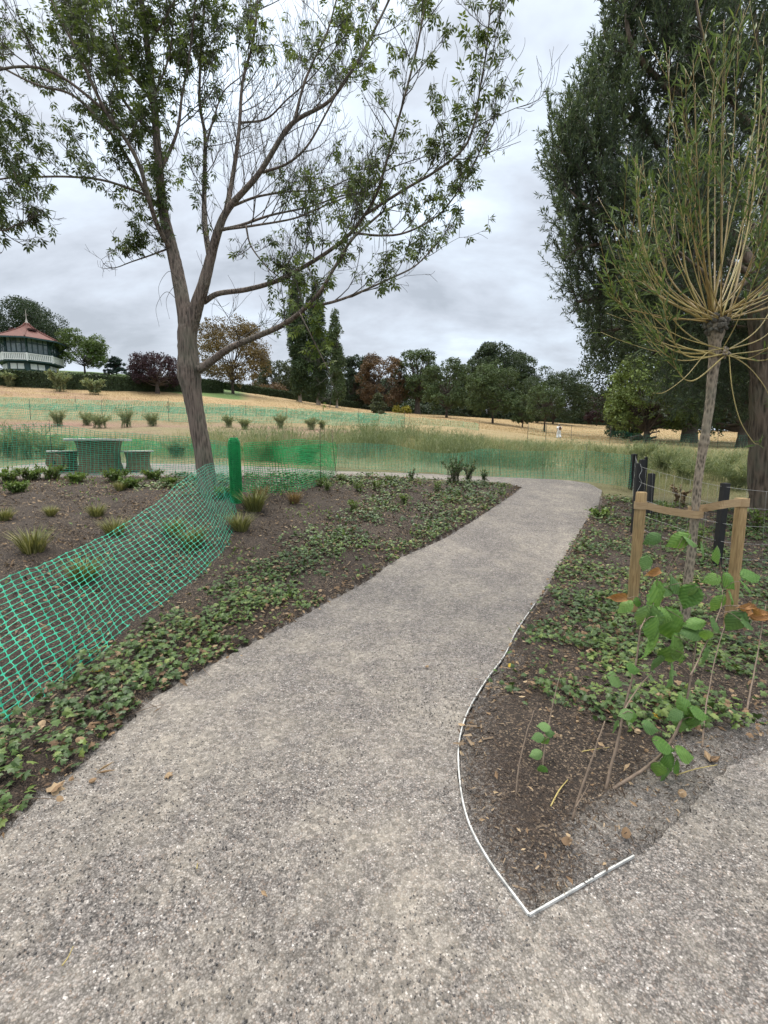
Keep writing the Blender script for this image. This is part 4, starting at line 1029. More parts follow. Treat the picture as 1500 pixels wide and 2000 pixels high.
def leafiness(px, py):
    v = .05
    def g(cx, cy, sx, sy, a): return a * np.exp(-((px - cx) / sx) ** 2 - ((py - cy) / sy) ** 2)
    v += g(200, 150, 190, 210, .85) + g(300, 60, 180, 120, .55) + g(230, 400, 110, 75, .7) + g(330, 330, 60, 140, .45)
    v += g(720, 430, 170, 110, .85) + g(620, 600, 80, 110, .8) + g(780, 500, 130, 70, .6) + g(900, 200, 110, 230, .95) + g(700, 60, 150, 110, .6) + g(860, 320, 80, 80, .5)
    v += g(-40, 300, 120, 330, .5) + g(560, 350, 60, 60, .2) + g(470, 40, 60, 60, .3)
    v -= g(470, 210, 110, 130, .35) + g(600, 210, 60, 110, .3) + g(330, 560, 150, 60, .4) + g(130, 440, 50, 60, .2)
    return v

def main_tree():
    base = G(406, 965); d0 = base[1]
    T = Tree('street_tree', base, 'half bare young tree with forked grey trunk rising from the left bed')
    T.root.name = 'forked_tree'
    # trunk
    q = [(408, 975, 31), (406, 950, 27), (402, 920, 24.5), (396, 880, 23.5), (388, 840, 23), (381, 800, 23), (375, 765, 25), (370, 738, 31), (369, 720, 31), (368, 700, 27), (366, 670, 25), (366, 645, 25), (366, 622, 20), (368, 600, 10)]
    c = catmull([P(a, b, d0) for a, b, _ in q], 4); c[0, 2] -= .15
    rr = np.interp(np.arange(len(c)), np.arange(len(q)) * 4, [w for _, _, w in q]) / FPX * d0
    T.w.tube(c, rr * .69, 22, rough=.08)
    for k in range(26):     # burls round the old pruning wound
        a = RNG.uniform(0, 6.28); h = RNG.uniform(-.18, .12); cc = P(370, 728, d0) + [cos(a) * .23, sin(a) * .23, h]
        cc = cc + (P(370, 728, d0) - cc) * [.42, .42, 0]; r = RNG.uniform(.03, .06); T.w.tube([cc - [0, 0, r], cc - [0, 0, r * .5], cc, cc + [0, 0, r * .5], cc + [0, 0, r]], [r * .3, r * .85, r, r * .85, r * .3], 8, rough=.2)
    D = d0
    def w(x): return x / 2 / FPX * D
    L = {}
    def add(name, px, a, b, leaf=1.0, sp=.2, tl=(.7, 1.3), m=7):
        c, r = limb(px, w(a), w(b), m); r = r * (.58 if name != 'R' else .58 * (1 - .38 * np.clip(np.linspace(0, 1, len(r)) * 2.2, 0, 1))); T.w.tube(c, r, 10 if a > 18 else 7, rough=.05); L[name] = (c, r, leaf, sp, tl)
    add('L', [(366, 660, D), (360, 610, D), (346, 530, D + .1), (332, 470, D + .15), (319, 415, D + .2), (312, 350, D + .2), (306, 270, D + .2), (300, 190, D + .2), (288, 90, D + .2), (276, 0, D + .2), (262, -130, D + .3)], 52, 14)
    add('R', [(368, 655, D), (382, 605, D - .05), (398, 555, D - .1), (411, 505, D - .1), (427, 448, D - .2), (448, 405, D - .2), (505, 340, D - .3), (555, 260, D - .4), (583, 232, D - .4), (640, 200, D - .5), (680, 150, D - .5), (720, 80, D - .5), (760, 0, D - .5), (800, -90, D - .4)], 50, 8)
    add('R2', [(575, 237, D - .4), (592, 170, D - .3), (612, 120, D - .2), (640, 60, D), (660, -10, D), (690, -100, D)], 9, 4)
    add('R3', [(515, 336, D - .3), (560, 320, D - .5), (600, 285, D - .7), (640, 215, D - .8), (670, 160, D - .9), (700, 120, D - 1)], 8, 4)
    add('M', [(409, 498, D - .05), (402, 455, D + .2), (399, 400, D + .4), (400, 320, D + .5), (400, 262, D + .6), (390, 200, D + .7), (392, 110, D + .8), (400, 0, D + .8), (405, -100, D + .8)], 20, 6)
    add('M2', [(440, 420, D - .15), (452, 360, D + .1), (463, 290, D + .2), (468, 240, D + .3), (474, 160, D + .4), (492, 90, D + .5), (502, 20, D + .5), (505, -90, D + .5)], 17, 6)
    add('M3', [(399, 290, D + .5), (418, 230, D + .6), (436, 180, D + .6), (470, 150, D + .6)], 7, 3)
    add('M4', [(470, 240, D + .3), (520, 232, D + .2), (560, 195, D), (610, 150, D), (650, 100, D)], 7, 3)
    add('B1', [(398, 590, D), (425, 574, D - .1), (480, 566, D - .2), (540, 549, D - .4), (590, 523, D - .6), (640, 492, D - .7), (680, 460, D - .8), (712, 420, D - .9), (738, 372, D - 1), (765, 280, D - 1.1), (790, 190, D - 1.2), (815, 90, D - 1.2), (835, -20, D - 1.2)], 18, 5)
    add('B1a', [(690, 455, D - .8), (740, 460, D - 1), (790, 455, D - 1.1), (850, 425, D - 1.2), (890, 380, D - 1.3), (930, 310, D - 1.4), (960, 250, D - 1.4)], 7, 3)
    add('B1b', [(712, 420, D - .9), (790, 370, D - 1.1), (850, 335, D - 1.3), (905, 290, D - 1.5), (928, 235, D - 1.6), (938, 170, D - 1.6), (950, 100, D - 1.6), (958, 20, D - 1.6), (975, -60, D - 1.6)], 8, 3.5)
    add('B2', [(388, 722, D - .1), (410, 708, D - .15), (445, 682, D - .3), (490, 662, D - .5), (550, 636, D - .8), (592, 605, D - 1.0), (625, 570, D - 1.1), (655, 520, D - 1.1), (690, 465, D - 1.1), (740, 420, D - 1)], 27, 6)
    add('B2a', [(600, 600, D - 1.0), (650, 590, D - 1.2), (700, 572, D - 1.3), (760, 545, D - 1.4), (810, 520, D - 1.4), (850, 480, D - 1.4)], 9, 3.5)
    add('B2b', [(585, 610, D - 1.0), (600, 640, D - 1.2), (625, 690, D - 1.3), (640, 720, D - 1.3)], 5, 2.5, sp=.12, tl=(.2, .4))
    add('Ra', [(428, 450, D - .2), (470, 440, D - .3), (530, 420, D - .4), (600, 405, D - .5), (660, 385, D - .5)], 11, 4)
    add('Rb', [(448, 405, D - .2), (500, 385, D), (560, 375, D), (630, 370, D), (680, 350, D)], 9, 3)
    add('Rc', [(440, 448, D - .2), (500, 440, D - .5), (580, 425, D - .6), (650, 395, D - .7), (720, 370, D - .8)], 8, 3)
    add('Rd', [(480, 440, D - .5), (490, 480, D - .5), (520, 520, D - .5), (550, 545, D - .5)], 6, 3, sp=.14, tl=(.3, .6))
    add('LB1', [(336, 490, D + .1), (312, 450, D - .1), (294, 400, D - .3), (275, 330, D - .5), (250, 280, D - .6), (205, 215, D - .8), (165, 130, D - .9), (130, 60, D - .9), (90, -20, D - .9), (50, -100, D - .9)], 17, 6)
    add('LB1b', [(290, 390, D - .3), (250, 310, D - .3), (200, 240, D - .2), (140, 185, D), (70, 165, D), (0, 130, D), (-60, 100, D)], 11, 5)
    add('LB2', [(311, 340, D + .2), (345, 260, D + .3), (355, 190, D + .3), (368, 120, D + .3), (378, 40, D + .3), (385, -60, D + .3)], 11, 5)
    add('LB3', [(318, 412, D + .2), (290, 385, D), (235, 362, D - .3), (190, 350, D - .5), (130, 345, D - .8), (60, 346, D - 1.0), (0, 350, D - 1.2), (-70, 370, D - 1.3)], 9, 4)
    add('LB4', [(325, 487, D + .15), (290, 500, D + .1), (255, 512, D + .1), (235, 520, D)], 6, 3, sp=.10, tl=(.2, .5))
    add('LB5', [(306, 270, D + .2), (255, 215, D), (215, 150, D), (190, 90, D), (170, 20, D), (150, -60, D)], 11, 5)
    add('LB6', [(300, 200, D + .2), (240, 120, D + .1), (215, 40, D), (200, -40, D)], 9, 4)
    add('LB7', [(205, 215, D - .8), (120, 150, D - 1.0), (50, 130, D - 1.3), (-30, 150, D - 1.5), (-90, 230, D - 1.6), (-60, 330, D - 1.7), (-20, 420, D - 1.7)], 8, 4, leaf=.55, sp=.14)
    add('LB8', [(-90, 230, D - 1.6), (-40, 260, D - 1.8), (10, 300, D - 1.9), (40, 370, D - 1.9)], 5, 3, leaf=.55, sp=.12, tl=(.3, .6))
    add('LB9', [(-60, 330, D - 1.7), (-40, 420, D - 1.9), (0, 450, D - 2.0), (30, 440, D - 2.0)], 5, 3, leaf=.55, sp=.12, tl=(.3, .6))
    add('T1', [(288, 90, D + .2), (320, 40, D), (350, -20, D - .1), (380, -90, D - .1)], 7, 4)
    add('T2', [(300, 190, D + .2), (330, 110, D + .4), (340, 20, D + .5), (345, -60, D + .5)], 7, 4)
    # hooked bare twigs hanging on the trunk
    for (x, y) in ((330, 560), (325, 600), (345, 585)):
        c, r = limb([(350, y - 10, D), (x, y - 30, D - .1), (x - 20, y, D - .1), (x - 14, y + 38, D - .1)], .006, .002); T.t.tube(c, r, 4)
    tips = []
    def twig(p, d, Ln, r, lvl, lf, curl):
        n = 6; pts = [p]; dd = d.copy(); step = Ln / n
        bend = rv(1)[0] * .16
        for i in range(n):
            dd = norm(dd + bend + np.array([0, 0, curl]) * .22 + rv(1)[0] * .10); pts.append(pts[-1] + dd * step)
        pts = np.array(pts); rad = np.linspace(max(r, .003), max(r * .4, .0021), n + 1)
        T.t.tube(pts, rad, 5 if lvl == 0 else 3, cap=False)
        px, py = proj(pts[-1]); q = leafiness(px, py) * lf
        if lvl < 2:
            k = int(RNG.integers(5, 9)) if lvl == 0 else int(RNG.integers(2, 6))
            for _ in range(k):
                i = RNG.integers(1, n + 1); a = rv(1)[0]; t = norm(pts[i] - pts[i - 1]); a = norm(a - t * (a @ t))
                twig(pts[i], norm(t * .75 + a * .8 + np.array([0, 0, .15])), Ln * RNG.uniform(.35, .6), rad[i] * .65, lvl + 1, lf, curl * 1.2)
        if lvl >= 1 and RNG.random() < q * np.interp(px, [0, 500, 620, 1000], [.80, .7, .42, .36]):
            m = int(RNG.integers(1, 4))
            for _ in range(m):
                i = RNG.integers(n // 2, n + 1); tips.append((pts[i], norm(pts[i] - pts[i - 1])))
    for nm, (c, r, lf, sp, tl) in L.items():
        s = np.concatenate([[0], np.cumsum(np.linalg.norm(np.diff(c, axis=0), axis=1))]); t = s[-1] * (.2 if s[-1] > 1.5 else .15)
        while t < s[-1]:
            i = min(np.searchsorted(s, t), len(c) - 1); tn = norm(c[i] - c[i - 1]); a = rv(1)[0]; a = norm(a - tn * (a @ tn))
            if a[2] < -.5: a[2] *= -.5
            f = t / s[-1]
            twig(c[i], norm(tn * .8 + a), RNG.uniform(*tl) * (1 - .35 * f), min(r[i] * .5, .009), 0, lf, RNG.uniform(.3, 1.0))
            t += sp * RNG.uniform(.6, 1.5)
        twig(c[-1], norm(c[-1] - c[-2]), .5, r[-1], 0, lf, .4)
    p = np.array([a for a, _ in tips]); dirs = np.array([b for _, b in tips]); n = len(p)
    px, py = proj(p); hang = (px > 560) & (px < 720) & (py > 540)
    dd = norm(dirs * .5 + rv(n) * .55 + np.array([0, 0, -.75])); p = p + rv(n) * .02
    out = rv(n) * .6 + np.array([0, -.2, .9])
    T.l.scatter(T_COMP, p[~hang], frames(dd, out)[~hang], RNG.uniform(.11, .18, n)[~hang], 0, np.clip(RNG.beta(2, 2.4, n)[~hang] + .15 * (px[~hang] > 540), 0, 1))
    T.l.scatter(T_COMP, p[hang], frames(dd, out)[hang], RNG.uniform(.12, .18, n)[hang], 1)
    print('main tree leaves', n)
    T.w.build('trunk', M['bark_main'], T.root); T.t.build('twigs', M['bark_dark'], T.root); T.l.build('crown', [M['lf_main'], M['lf_hang']], T.root)
main_tree()

# pollarded young willow
def pollard():
    base = G(1337, 1218); D = base[1]
    T = Tree('pollard_willow', base, 'young pollarded willow with golden shoots between the two stakes')
    q = [(1335, 1225, 12), (1342, 1150, 10.5), (1350, 1080, 10), (1357, 1010, 9.5), (1363, 940, 9.0), (1372, 880, 10), (1375, 865, 11.5), (1378, 845, 9.5), (1386, 790, 9.5), (1391, 740, 10.5), (1396, 700, 12), (1396, 672, 12), (1398, 655, 17), (1399, 635, 21), (1400, 622, 16)]
    dd = np.linspace(0, -.12, len(q)); c = catmull([P(a, b, D + e) for (a, b, _), e in zip(q, dd)], 4); c[0, 2] -= .1
    rr = np.interp(np.arange(len(c)), np.arange(len(q)) * 4, [w for _, _, w in q]) / FPX * D * .80
    T.w.tube(c, rr, 14, rough=.12)
    head = P(1399, 635, D - .12); kn = MB()
    for k in range(60):
        a = rv(1)[0]; cc = head + a * [.07, .07, .07]; r = RNG.uniform(.014, .03); kn.tube([cc - a * r, cc, cc + a * r], [r * .5, r, r * .5], 6, rough=.3)
    head2 = P(1412, 690, D - .12)
    for k in range(18):
        a = rv(1)[0]; cc = head2 + a * .035; r = RNG.uniform(.01, .02); T.w.tube([cc - a * r, cc, cc + a * r], [r * .5, r, r * .5], 6, rough=.3)
    shoots = MB(); pale = MB(); lv = T.l; P_, Dv, Sz = [], [], []
    def shoot(p0, end, r, bend, leaf_from, n_leaf, mb, side=None):
        L = np.linalg.norm(end - p0); mid = (p0 + end) / 2 + bend
        q1 = p0 * .72 + end * .28 + bend * .9
        c = catmull([p0, q1, mid, p0 * .22 + end * .78 + bend * .55, end], 6)
        mb.tube(c, np.linspace(r, .0016, len(c)), 6, rnd=.5)
        nl = n_leaf; t = (leaf_from + (1 - leaf_from) * RNG.random(nl)) * (len(c) - 1.01); i = t.astype(int); f = (t - i)[:, None]
        P_.append(c[i] * (1 - f) + c[i + 1] * f); tn = norm(c[i + 1] - c[i]); Dv.append(norm(tn * .9 + rv(nl) * .75)); Sz.append(RNG.uniform(.07, .125, nl))
        # side shoots
        for _ in range(int(RNG.integers(2, 6))):
            k = int(RNG.integers(int(len(c) * .35), len(c) - 2)); t0 = norm(c[k + 1] - c[k]); a = rv(1)[0]; e = norm(t0 + a * .5); Ls = RNG.uniform(.15, .5)
            cs = c[k] + np.linspace(0, 1, 5)[:, None] * e * Ls + np.array([0, 0, 1]) * (np.linspace(0, 1, 5) ** 2)[:, None] * .06
            mb.tube(cs, np.linspace(.0028, .0012, 5), 3); m = int(RNG.integers(5, 11)); j = RNG.random(m) * 3.99; jj = j.astype(int); ff = (j - jj)[:, None]
            P_.append(cs[jj] * (1 - ff) + cs[jj + 1] * ff); Dv.append(norm(e * .9 + rv(m) * .75)); Sz.append(RNG.uniform(.06, .11, m))
    # upright fan
    for k in range(46):
        a = RNG.uniform(-1, 1); tx = 1415 + a * 215 + RNG.normal() * 15; ty = 60 + 420 * abs(a) ** 1.6 + RNG.uniform(-60, 170)
        e = P(tx, ty, D + RNG.uniform(-.6, .9)); az = rv(1)[0]; p0 = head + norm(az * [1, 1, .3] + [a * .8, 0, .5]) * .08
        out = (e - p0) * [1, 1, 0]; bend = out * .20 + np.array([0, 0, -.03 * np.linalg.norm(e - p0)])
        shoot(p0, e, RNG.uniform(.004, .0095), bend * RNG.uniform(.5, 1.5) + rv(1)[0] * .07, .46, int(RNG.integers(16, 28)), shoots if k % 3 else pale)
    # wide arching shoots from the lower knuckle
    for (tx, ty, dz, bx) in [(1215, 520, -.3, -.1), (1250, 500, .2, -.12), (1255, 640, -.4, -.15), (1240, 600, .1, -.15), (1225, 560, -.2, -.1), (1310, 690, -.3, -.25), (1560, 560, 0, -.1), (1540, 500, .3, -.1), (1580, 640, -.3, -.15), (1570, 600, .2, -.1), (1530, 650, -.4, -.1), (1190, 570, .3, -.15), (1500, 480, -.4, -.05), (1290, 560, -.5, -.2)]:
        e = P(tx, ty, D + dz); p0 = head2 + rv(1)[0] * .03; shoot(p0, e, RNG.uniform(.004, .007), np.array([(e - p0)[0] * .15, 0, bx * .8]), .55, int(RNG.integers(14, 26)), pale)
    # drooping ones
    for pts in ([(1412, 680), (1380, 690), (1340, 735), (1300, 765), (1275, 768)], [(1424, 694), (1430, 760), (1445, 820), (1470, 862), (1482, 868)], [(1424, 692), (1460, 715), (1490, 750), (1510, 790)], [(1395, 688), (1350, 690), (1310, 682), (1255, 662)]):
        c = catmull([P(x, y, D - .15 - .04 * i) for i, (x, y) in enumerate(pts)], 6); pale.tube(c, np.linspace(.0045, .002, len(c)), 5)
        m = 9; P_.append(np.repeat(c[-1:], m, 0) + rv(m) * .02); Dv.append(norm(rv(m) + [0, 0, .3])); Sz.append(RNG.uniform(.05, .09, m))
    pp = np.concatenate(P_); dv = np.concatenate(Dv); sz = np.concatenate(Sz); n = len(pp)
    lv.scatter(T_THIN, pp, frames(dv, rv(n) * .7 + [0, -.2, .8]), sz * 1.05, 0)
    print('pollard leaves', n)
    kn.build('knuckle', M['bark_dark'], T.root); T.w.build('trunk', M['bark_pollard'], T.root); shoots.build('shoots', M['withy'], T.root); pale.build('side_shoots', M['withy_pale'], T.root); lv.build('crown', M['lf_pollard'], T.root)
pollard()

# big willow at the right edge
def big_willow():
    D = 8.6; base = GD(1522, D); base[2] -= .02
    T = Tree('willow_tree', base, 'big dark willow with deeply furrowed trunk at the right edge')
    q = [(1530, 1050, 82), (1526, 1010, 66), (1522, 950, 60), (1520, 850, 56), (1520, 760, 54), (1516, 680, 52), (1512, 600, 50), (1508, 500, 46)]
    c = catmull([P(a, b, D) for a, b, _ in q], 5); rr = np.interp(np.arange(len(c)), np.arange(len(q)) * 5, [w for _, _, w in q]) / FPX * D * .80
    T.w.tube(c, rr, 30, rough=.10)
    L = []
    lim = [[(1512, 620, D), (1480, 540, D), (1420, 440, D + .2), (1370, 340, D + .3), (1330, 200, D + .3), (1290, 60, D + .3), (1270, -80, D + .3)],
           [(1512, 560, D), (1500, 420, D), (1490, 280, D), (1480, 100, D + .3), (1460, -80, D + .4), (1440, -260, D)],
           [(1480, 540, D), (1400, 500, D - .2), (1310, 440, D - .2), (1230, 380, D), (1170, 290, D), (1120, 220, D)],
           [(1420, 450, D + .2), (1340, 350, D + .8), (1260, 250, D + 1), (1210, 120, D + 1), (1190, 0, D + 1)],
           [(1500, 600, D), (1420, 580, D + .4), (1330, 560, D + .6), (1240, 540, D + .6), (1160, 530, D + .6), (1090, 520, D + .5)],
           [(1400, 500, D - .2), (1300, 480, D - .3), (1200, 440, D - .3), (1120, 380, D - .2), (1075, 330, D - .2)],
           [(1510, 640, D), (1450, 640, D + .9), (1370, 630, D + 1.2), (1280, 620, D + 1.4), (1200, 600, D + 1.4)],
           [(1500, 420, D), (1540, 300, D), (1580, 150, D), (1600, -50, D)], [(1490, 280, D), (1420, 180, D - .3), (1370, 60, D - .4), (1350, -90, D - .5)],
           [(1500, 500, D), (1430, 350, D + 1.4), (1390, 150, D + 2), (1370, -50, D + 2)], [(1330, 200, D + .3), (1240, 100, D), (1220, 0, D), (1210, -80, D)],
           [(1515, 640, D), (1560, 600, D), (1640, 520, D), (1700, 400, D)], [(1230, 380, D), (1150, 330, D), (1090, 290, D), (1065, 250, D)],
           [(1480, 540, D), (1420, 560, D - .8), (1360, 520, D - 1.2), (1300, 470, D - 1.4)],
           [(1310, 440, D - .2), (1230, 470, D), (1150, 480, D), (1085, 505, D)], [(1260, 545, D + .6), (1190, 575, D + .5), (1120, 590, D + .4), (1080, 580, D + .4)],
           [(1280, 620, D + 1.4), (1220, 640, D + 1.2), (1160, 650, D + 1)], [(1260, 250, D + 1), (1190, 200, D + .6), (1120, 160, D + .4), (1090, 110, D + .4)],
           [(1210, 120, D + 1), (1180, 60, D + .8), (1170, -30, D + .8)], [(1230, 380, D), (1160, 400, D), (1100, 410, D), (1060, 390, D)], [(1330, 350, D + .8), (1250, 330, D + .9), (1180, 270, D + 1), (1110, 230, D + 1)]]
    CTR = ([-200, 0, 90, 150, 200, 260, 330, 400, 480, 570, 620, 700, 800], [1150, 1172, 1165, 1120, 1085, 1055, 1048, 1062, 1060, 1058, 1105, 1150, 1190])
    for k, pts in enumerate(lim):
        a = .13 if k < 2 else .06; cc, r = limb(pts, a, .015); lx, ly = proj(cc); ok = np.where(lx < np.interp(ly, *CTR) + 45)[0]; e_ = max(8, ok[0]) if len(ok) else len(cc); cc, r = cc[:e_], r[:e_]; T.w.tube(cc, r, 7, rough=.05); L.append(cc)
    P_, Dv = [], []
    def shoot(p, d, Ln):
        n = 5; pts = [p]; dd = d
        for i in range(n): dd = norm(dd + [0, 0, .16] + rv(1)[0] * .12); pts.append(pts[-1] + dd * Ln / n)
        pts = np.array(pts); 
        qx, qy = proj(pts[-1])
        if qx < np.interp(qy, [-200, 0, 90, 150, 200, 260, 330, 400, 480, 570, 620, 700, 800], [1150, 1172, 1165, 1120, 1085, 1055, 1048, 1062, 1060, 1058, 1105, 1150, 1190]) + RNG.normal() * 22: return
        T.t.tube(pts, np.linspace(.006, .0018, n + 1), 3, cap=False)
        m = int(Ln * 72); t = RNG.random(m) ** .9 * (n - .01); i = t.astype(int); f = (t - i)[:, None]
        P_.append(pts[i] * (1 - f) + pts[i + 1] * f); Dv.append(norm(norm(pts[i + 1] - pts[i]) * .8 + rv(m) * .7))
    for k, cc in enumerate(L):
        s = np.concatenate([[0], np.cumsum(np.linalg.norm(np.diff(cc, axis=0), axis=1))]); t = s[-1] * .18
        while t < s[-1]:
            i = min(np.searchsorted(s, t), len(cc) - 1); tn = norm(cc[i] - cc[i - 1]); a = rv(1)[0]; a = norm(a - tn * (a @ tn))
            # sub branch
            Ls = RNG.uniform(.7, 1.5) * (1.1 - .5 * t / s[-1]); e = norm(tn * .6 + a + [0, 0, .25]); n = 6; pts = [cc[i]]
            for _ in range(n): e = norm(e + rv(1)[0] * .15 + [0, 0, .06]); pts.append(pts[-1] + e * Ls / n)
            pts = np.array(pts); lx, ly = proj(pts); pts = pts[:max(3, int((lx > np.interp(ly, *CTR) + 15).sum()))]; n = len(pts) - 1; T.t.tube(pts, np.linspace(.012, .004, n + 1), 4, cap=False)
            for _ in range(int(RNG.integers(6, 11))):
                j = RNG.integers(1, n + 1); a = rv(1)[0]; shoot(pts[j], norm(norm(pts[j] - pts[j - 1]) * .7 + a * .8 + [0, 0, .2]), RNG.uniform(.35, .8))
            t += RNG.uniform(.075, .14)
        shoot(cc[-1], norm(cc[-1] - cc[-2]), .8)
    # foliage curtain of the lower dark boughs
    for _ in range(1300):
        px = RNG.uniform(1290, 1560); py = RNG.uniform(560, 800); p = P(px, py, D + RNG.uniform(.6, 2.6)); shoot(p, norm(rv(1)[0] + [0, 0, -.5]), RNG.uniform(.3, .6))
    pp = np.concatenate(P_); dv = np.concatenate(Dv); n = len(pp)
    px, py = proj(pp); ctr = np.interp(py, [-200, 0, 90, 150, 200, 260, 330, 400, 480, 570, 620, 700, 800], [1150, 1172, 1165, 1120, 1085, 1055, 1048, 1062, 1060, 1058, 1105, 1150, 1190]) + 14 * np.sin(py * .11) + 10 * np.sin(py * .27); k = (px < 1640) & (py > -140) & (px > ctr - 45); pp, dv = pp[k], dv[k]; n = len(pp)
    T.l.scatter((T_THIN[0] * [1.15, 1, 1], T_THIN[1]), pp, frames(dv, rv(n) * .6 + [0, 0, 1]), RNG.uniform(.07, .12, n), 0, np.clip(RNG.beta(2, 2.5, n), 0, 1))
    print('willow leaves', n)
    T.w.build('trunk', M['bark_willow'], T.root); T.t.build('twigs', M['bark_dark'], T.root); T.l.build('crown', M['lf_willow'], T.root)
big_willow()

# distant trees
def crown_tree(name, px, d, top, half, label, mat, style='round', base_py=None, bark_m='bark_far', trunk_h=.22, trunk_r=None, dens=1.0, leaf=None, group='park trees beyond the field', lo=None, deep=1.0, lean=0, asym=0, nl=None):
    g = GD(px, d)
    H = P(px, top, d)[2] - g[2]; R = half * 1.08 / FPX * d; trunk_h = trunk_h * .7
    T = Tree(name, g, label, 'tree', group)
    z0 = H * trunk_h; cz = g[2] + (H + z0) / 2; rz = (H - z0) / 2
    s = leaf or np.clip(.0032 * d, .10, .42)
    tr = trunk_r or max(.10, H * .022)
    # trunk
    zt = g[2] + (H * .8 if style in ('poplar', 'cedar') else z0 + rz * .7)
    tp = np.array([g - [0, 0, .3], g + [0, 0, z0 * .5], [g[0] + lean, g[1], g[2] + z0 + rz * .2], [g[0] + lean, g[1], zt]])
    c = catmull(tp, 5); T.w.tube(c, np.linspace(tr * 1.25, tr * .35, len(c)), 9, rough=.1)
    lobes = []
    if style == 'round':
        nlob = nl or int(RNG.integers(52, 66))
        for i in range(nlob):
            zf = RNG.uniform(-.86, .84); th = RNG.uniform(0, 6.28); q = (1 if i > 5 else .3) * RNG.uniform(.62, .80)
            if i < 5: th = [0, pi, 0, pi, 0][i]; zf = [-.5, -.55, .1, .05, -.1][i]; q = .78
            wr = (1 - abs(zf) ** (3.0 if zf > 0 else 5)) ** .6; a = np.array([cos(th) * wr, sin(th) * wr, zf / q * .95])
            r = R * RNG.uniform(.20, .34)
            taper = 1
            lobes.append((np.array([g[0] + lean + a[0] * q * R * taper * (1 + asym * (a[0] > 0)), g[1] + a[1] * q * R * deep, cz + a[2] * q * rz]), np.array([r, r, r * RNG.uniform(.6, .9)])))
    elif style == 'poplar':
        for i in range(34):
            f = i / 34; w = R * (max(.12, np.sin(pi * (.14 + .80 * f))) ** .55) * .8 * (1 - .25 * f); a = RNG.uniform(0, 6.28); q = RNG.uniform(0, .55) * w
            lobes.append((np.array([g[0] + cos(a) * q, g[1] + sin(a) * q, g[2] + z0 + (H - z0) * (f * .97 + .02)]), np.array([w * .7, w * .7, H * .065])))
    elif style == 'cedar':
        for i in range(30):
            f = RNG.random(); a = RNG.uniform(0, 6.28); q = R * (1 - f) ** .8 * RNG.uniform(.3, .95)
            lobes.append((np.array([g[0] + cos(a) * q, g[1] + sin(a) * q, g[2] + z0 + (H - z0) * (round(f * 8) / 8) * .95]), np.array([R * .3, R * .3, H * .03])))
    elif style == 'cone':
        for i in range(34):
            f = RNG.random() ** 1.3; a = RNG.uniform(0, 6.28); q = R * (1 - f * .9) * RNG.uniform(.1, .8)
            lobes.append((np.array([g[0] + cos(a) * q, g[1] + sin(a) * q, g[2] + z0 + (H - z0) * f * .92]), np.array([R * .3, R * .3, H * .09])))
    area = 2 * half * (P(px, top, d)[2] - g[2] - z0) * FPX / d * .26     # render pixels
    lp = (s * .512 * FPX / d) ** 2 * .30
    N = int(np.clip(area * 5.5 * dens / lp, 1500, 90000)); vol = np.array([l[1][0] ** 2 for l in lobes]); cnt = (N * vol / vol.sum()).astype(int)
    for (cc, rr), m in zip(lobes, cnt):
        if m < 3: continue
        cb = T.root
        a = rv(m); a[:, 2] = np.where(a[:, 2] < -.35, -a[:, 2], a[:, 2]); q = RNG.uniform(.55, 1.08, m)[:, None] ** .6
        # knots of leaves inside the lobe leave gaps between them
        kn = rv(max(4, m // 40)) ; ki = RNG.integers(0, len(kn), m); aa = np.where((RNG.random(m) < .6)[:, None], norm(kn[ki] + rv(m) * .28), a)
        p = cc + aa * q * rr
        T.l.scatter(T_TUFT, p, frames(rv(m) + [0, 0, -.2], norm(aa + rv(m) * .8)), s * RNG.uniform(.6, 1.3, m), 0, np.clip(RNG.beta(2.2, 2.4) * .4 + RNG.random(m) * .6, 0, 1))
        j = RNG.integers(len(c) // 2, len(c)); T.w.tube(catmull([c[j], (c[j] * .6 + cc * .4) + [0, 0, -.05 * R], cc], 3), np.linspace(tr * .4, tr * .08, 7), 4, cap=False)
    T.w.build('trunk', M[bark_m], T.root); T.l.build('crown', mat, T.root)
    return T.root
F = {k: fol(k + '_foliage', c, **kw) for k, c, kw in [
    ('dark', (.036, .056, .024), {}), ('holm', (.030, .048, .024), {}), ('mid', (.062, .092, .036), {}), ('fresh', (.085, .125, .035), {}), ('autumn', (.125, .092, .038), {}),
    ('copper', (.105, .068, .038), {}), ('purple', (.035, .018, .024), {}), ('poplar', (.046, .074, .03), {}), ('poplar2', (.065, .095, .038), {}), ('olive', (.055, .068, .032), {}), ('yellow', (.22, .20, .03), {}), ('blue', (.022, .04, .034), {}), ('chestnut', (.115, .155, .045), {})]}
ct = crown_tree
ct('holm_oak', 20, 92, 578, 92, 'dark broad evergreen tree rising behind the pavilion', F['holm'], trunk_h=.1)
ct('lime_tree', 166, 80, 645, 40, 'light green tree on the slope right of the pavilion', F['fresh'], trunk_h=.18)
ct('cedar_tree', 228, 84, 698, 23, 'small dark tiered conifer beside the light green tree', F['blue'], 'cedar', trunk_h=.1, dens=1.5)
ct('copper_plum', 308, 62, 692, 46, 'low dark purple tree against the hedge left of the trunk', F['purple'], trunk_h=.28, trunk_r=.28)
ct('autumn_tree', 455, 76, 628, 66, 'yellow brown autumn tree with thin top right of the trunk', F['autumn'], trunk_h=.18, dens=.6)
ct('park_tree', 540, 104, 700, 40, 'dull green tree between the autumn tree and the poplars', F['olive'], trunk_h=.1)
ct('brown_bush', 520, 96, 752, 36, 'low reddish brown bushy tree left of the poplars', F['copper'], trunk_h=.05)
ct('poplar_tree', 586, 84, 532, 31, 'tallest narrow poplar on the left of the trio', F['poplar'], 'poplar', trunk_h=.08, bark_m='bark_pale', trunk_r=.35)
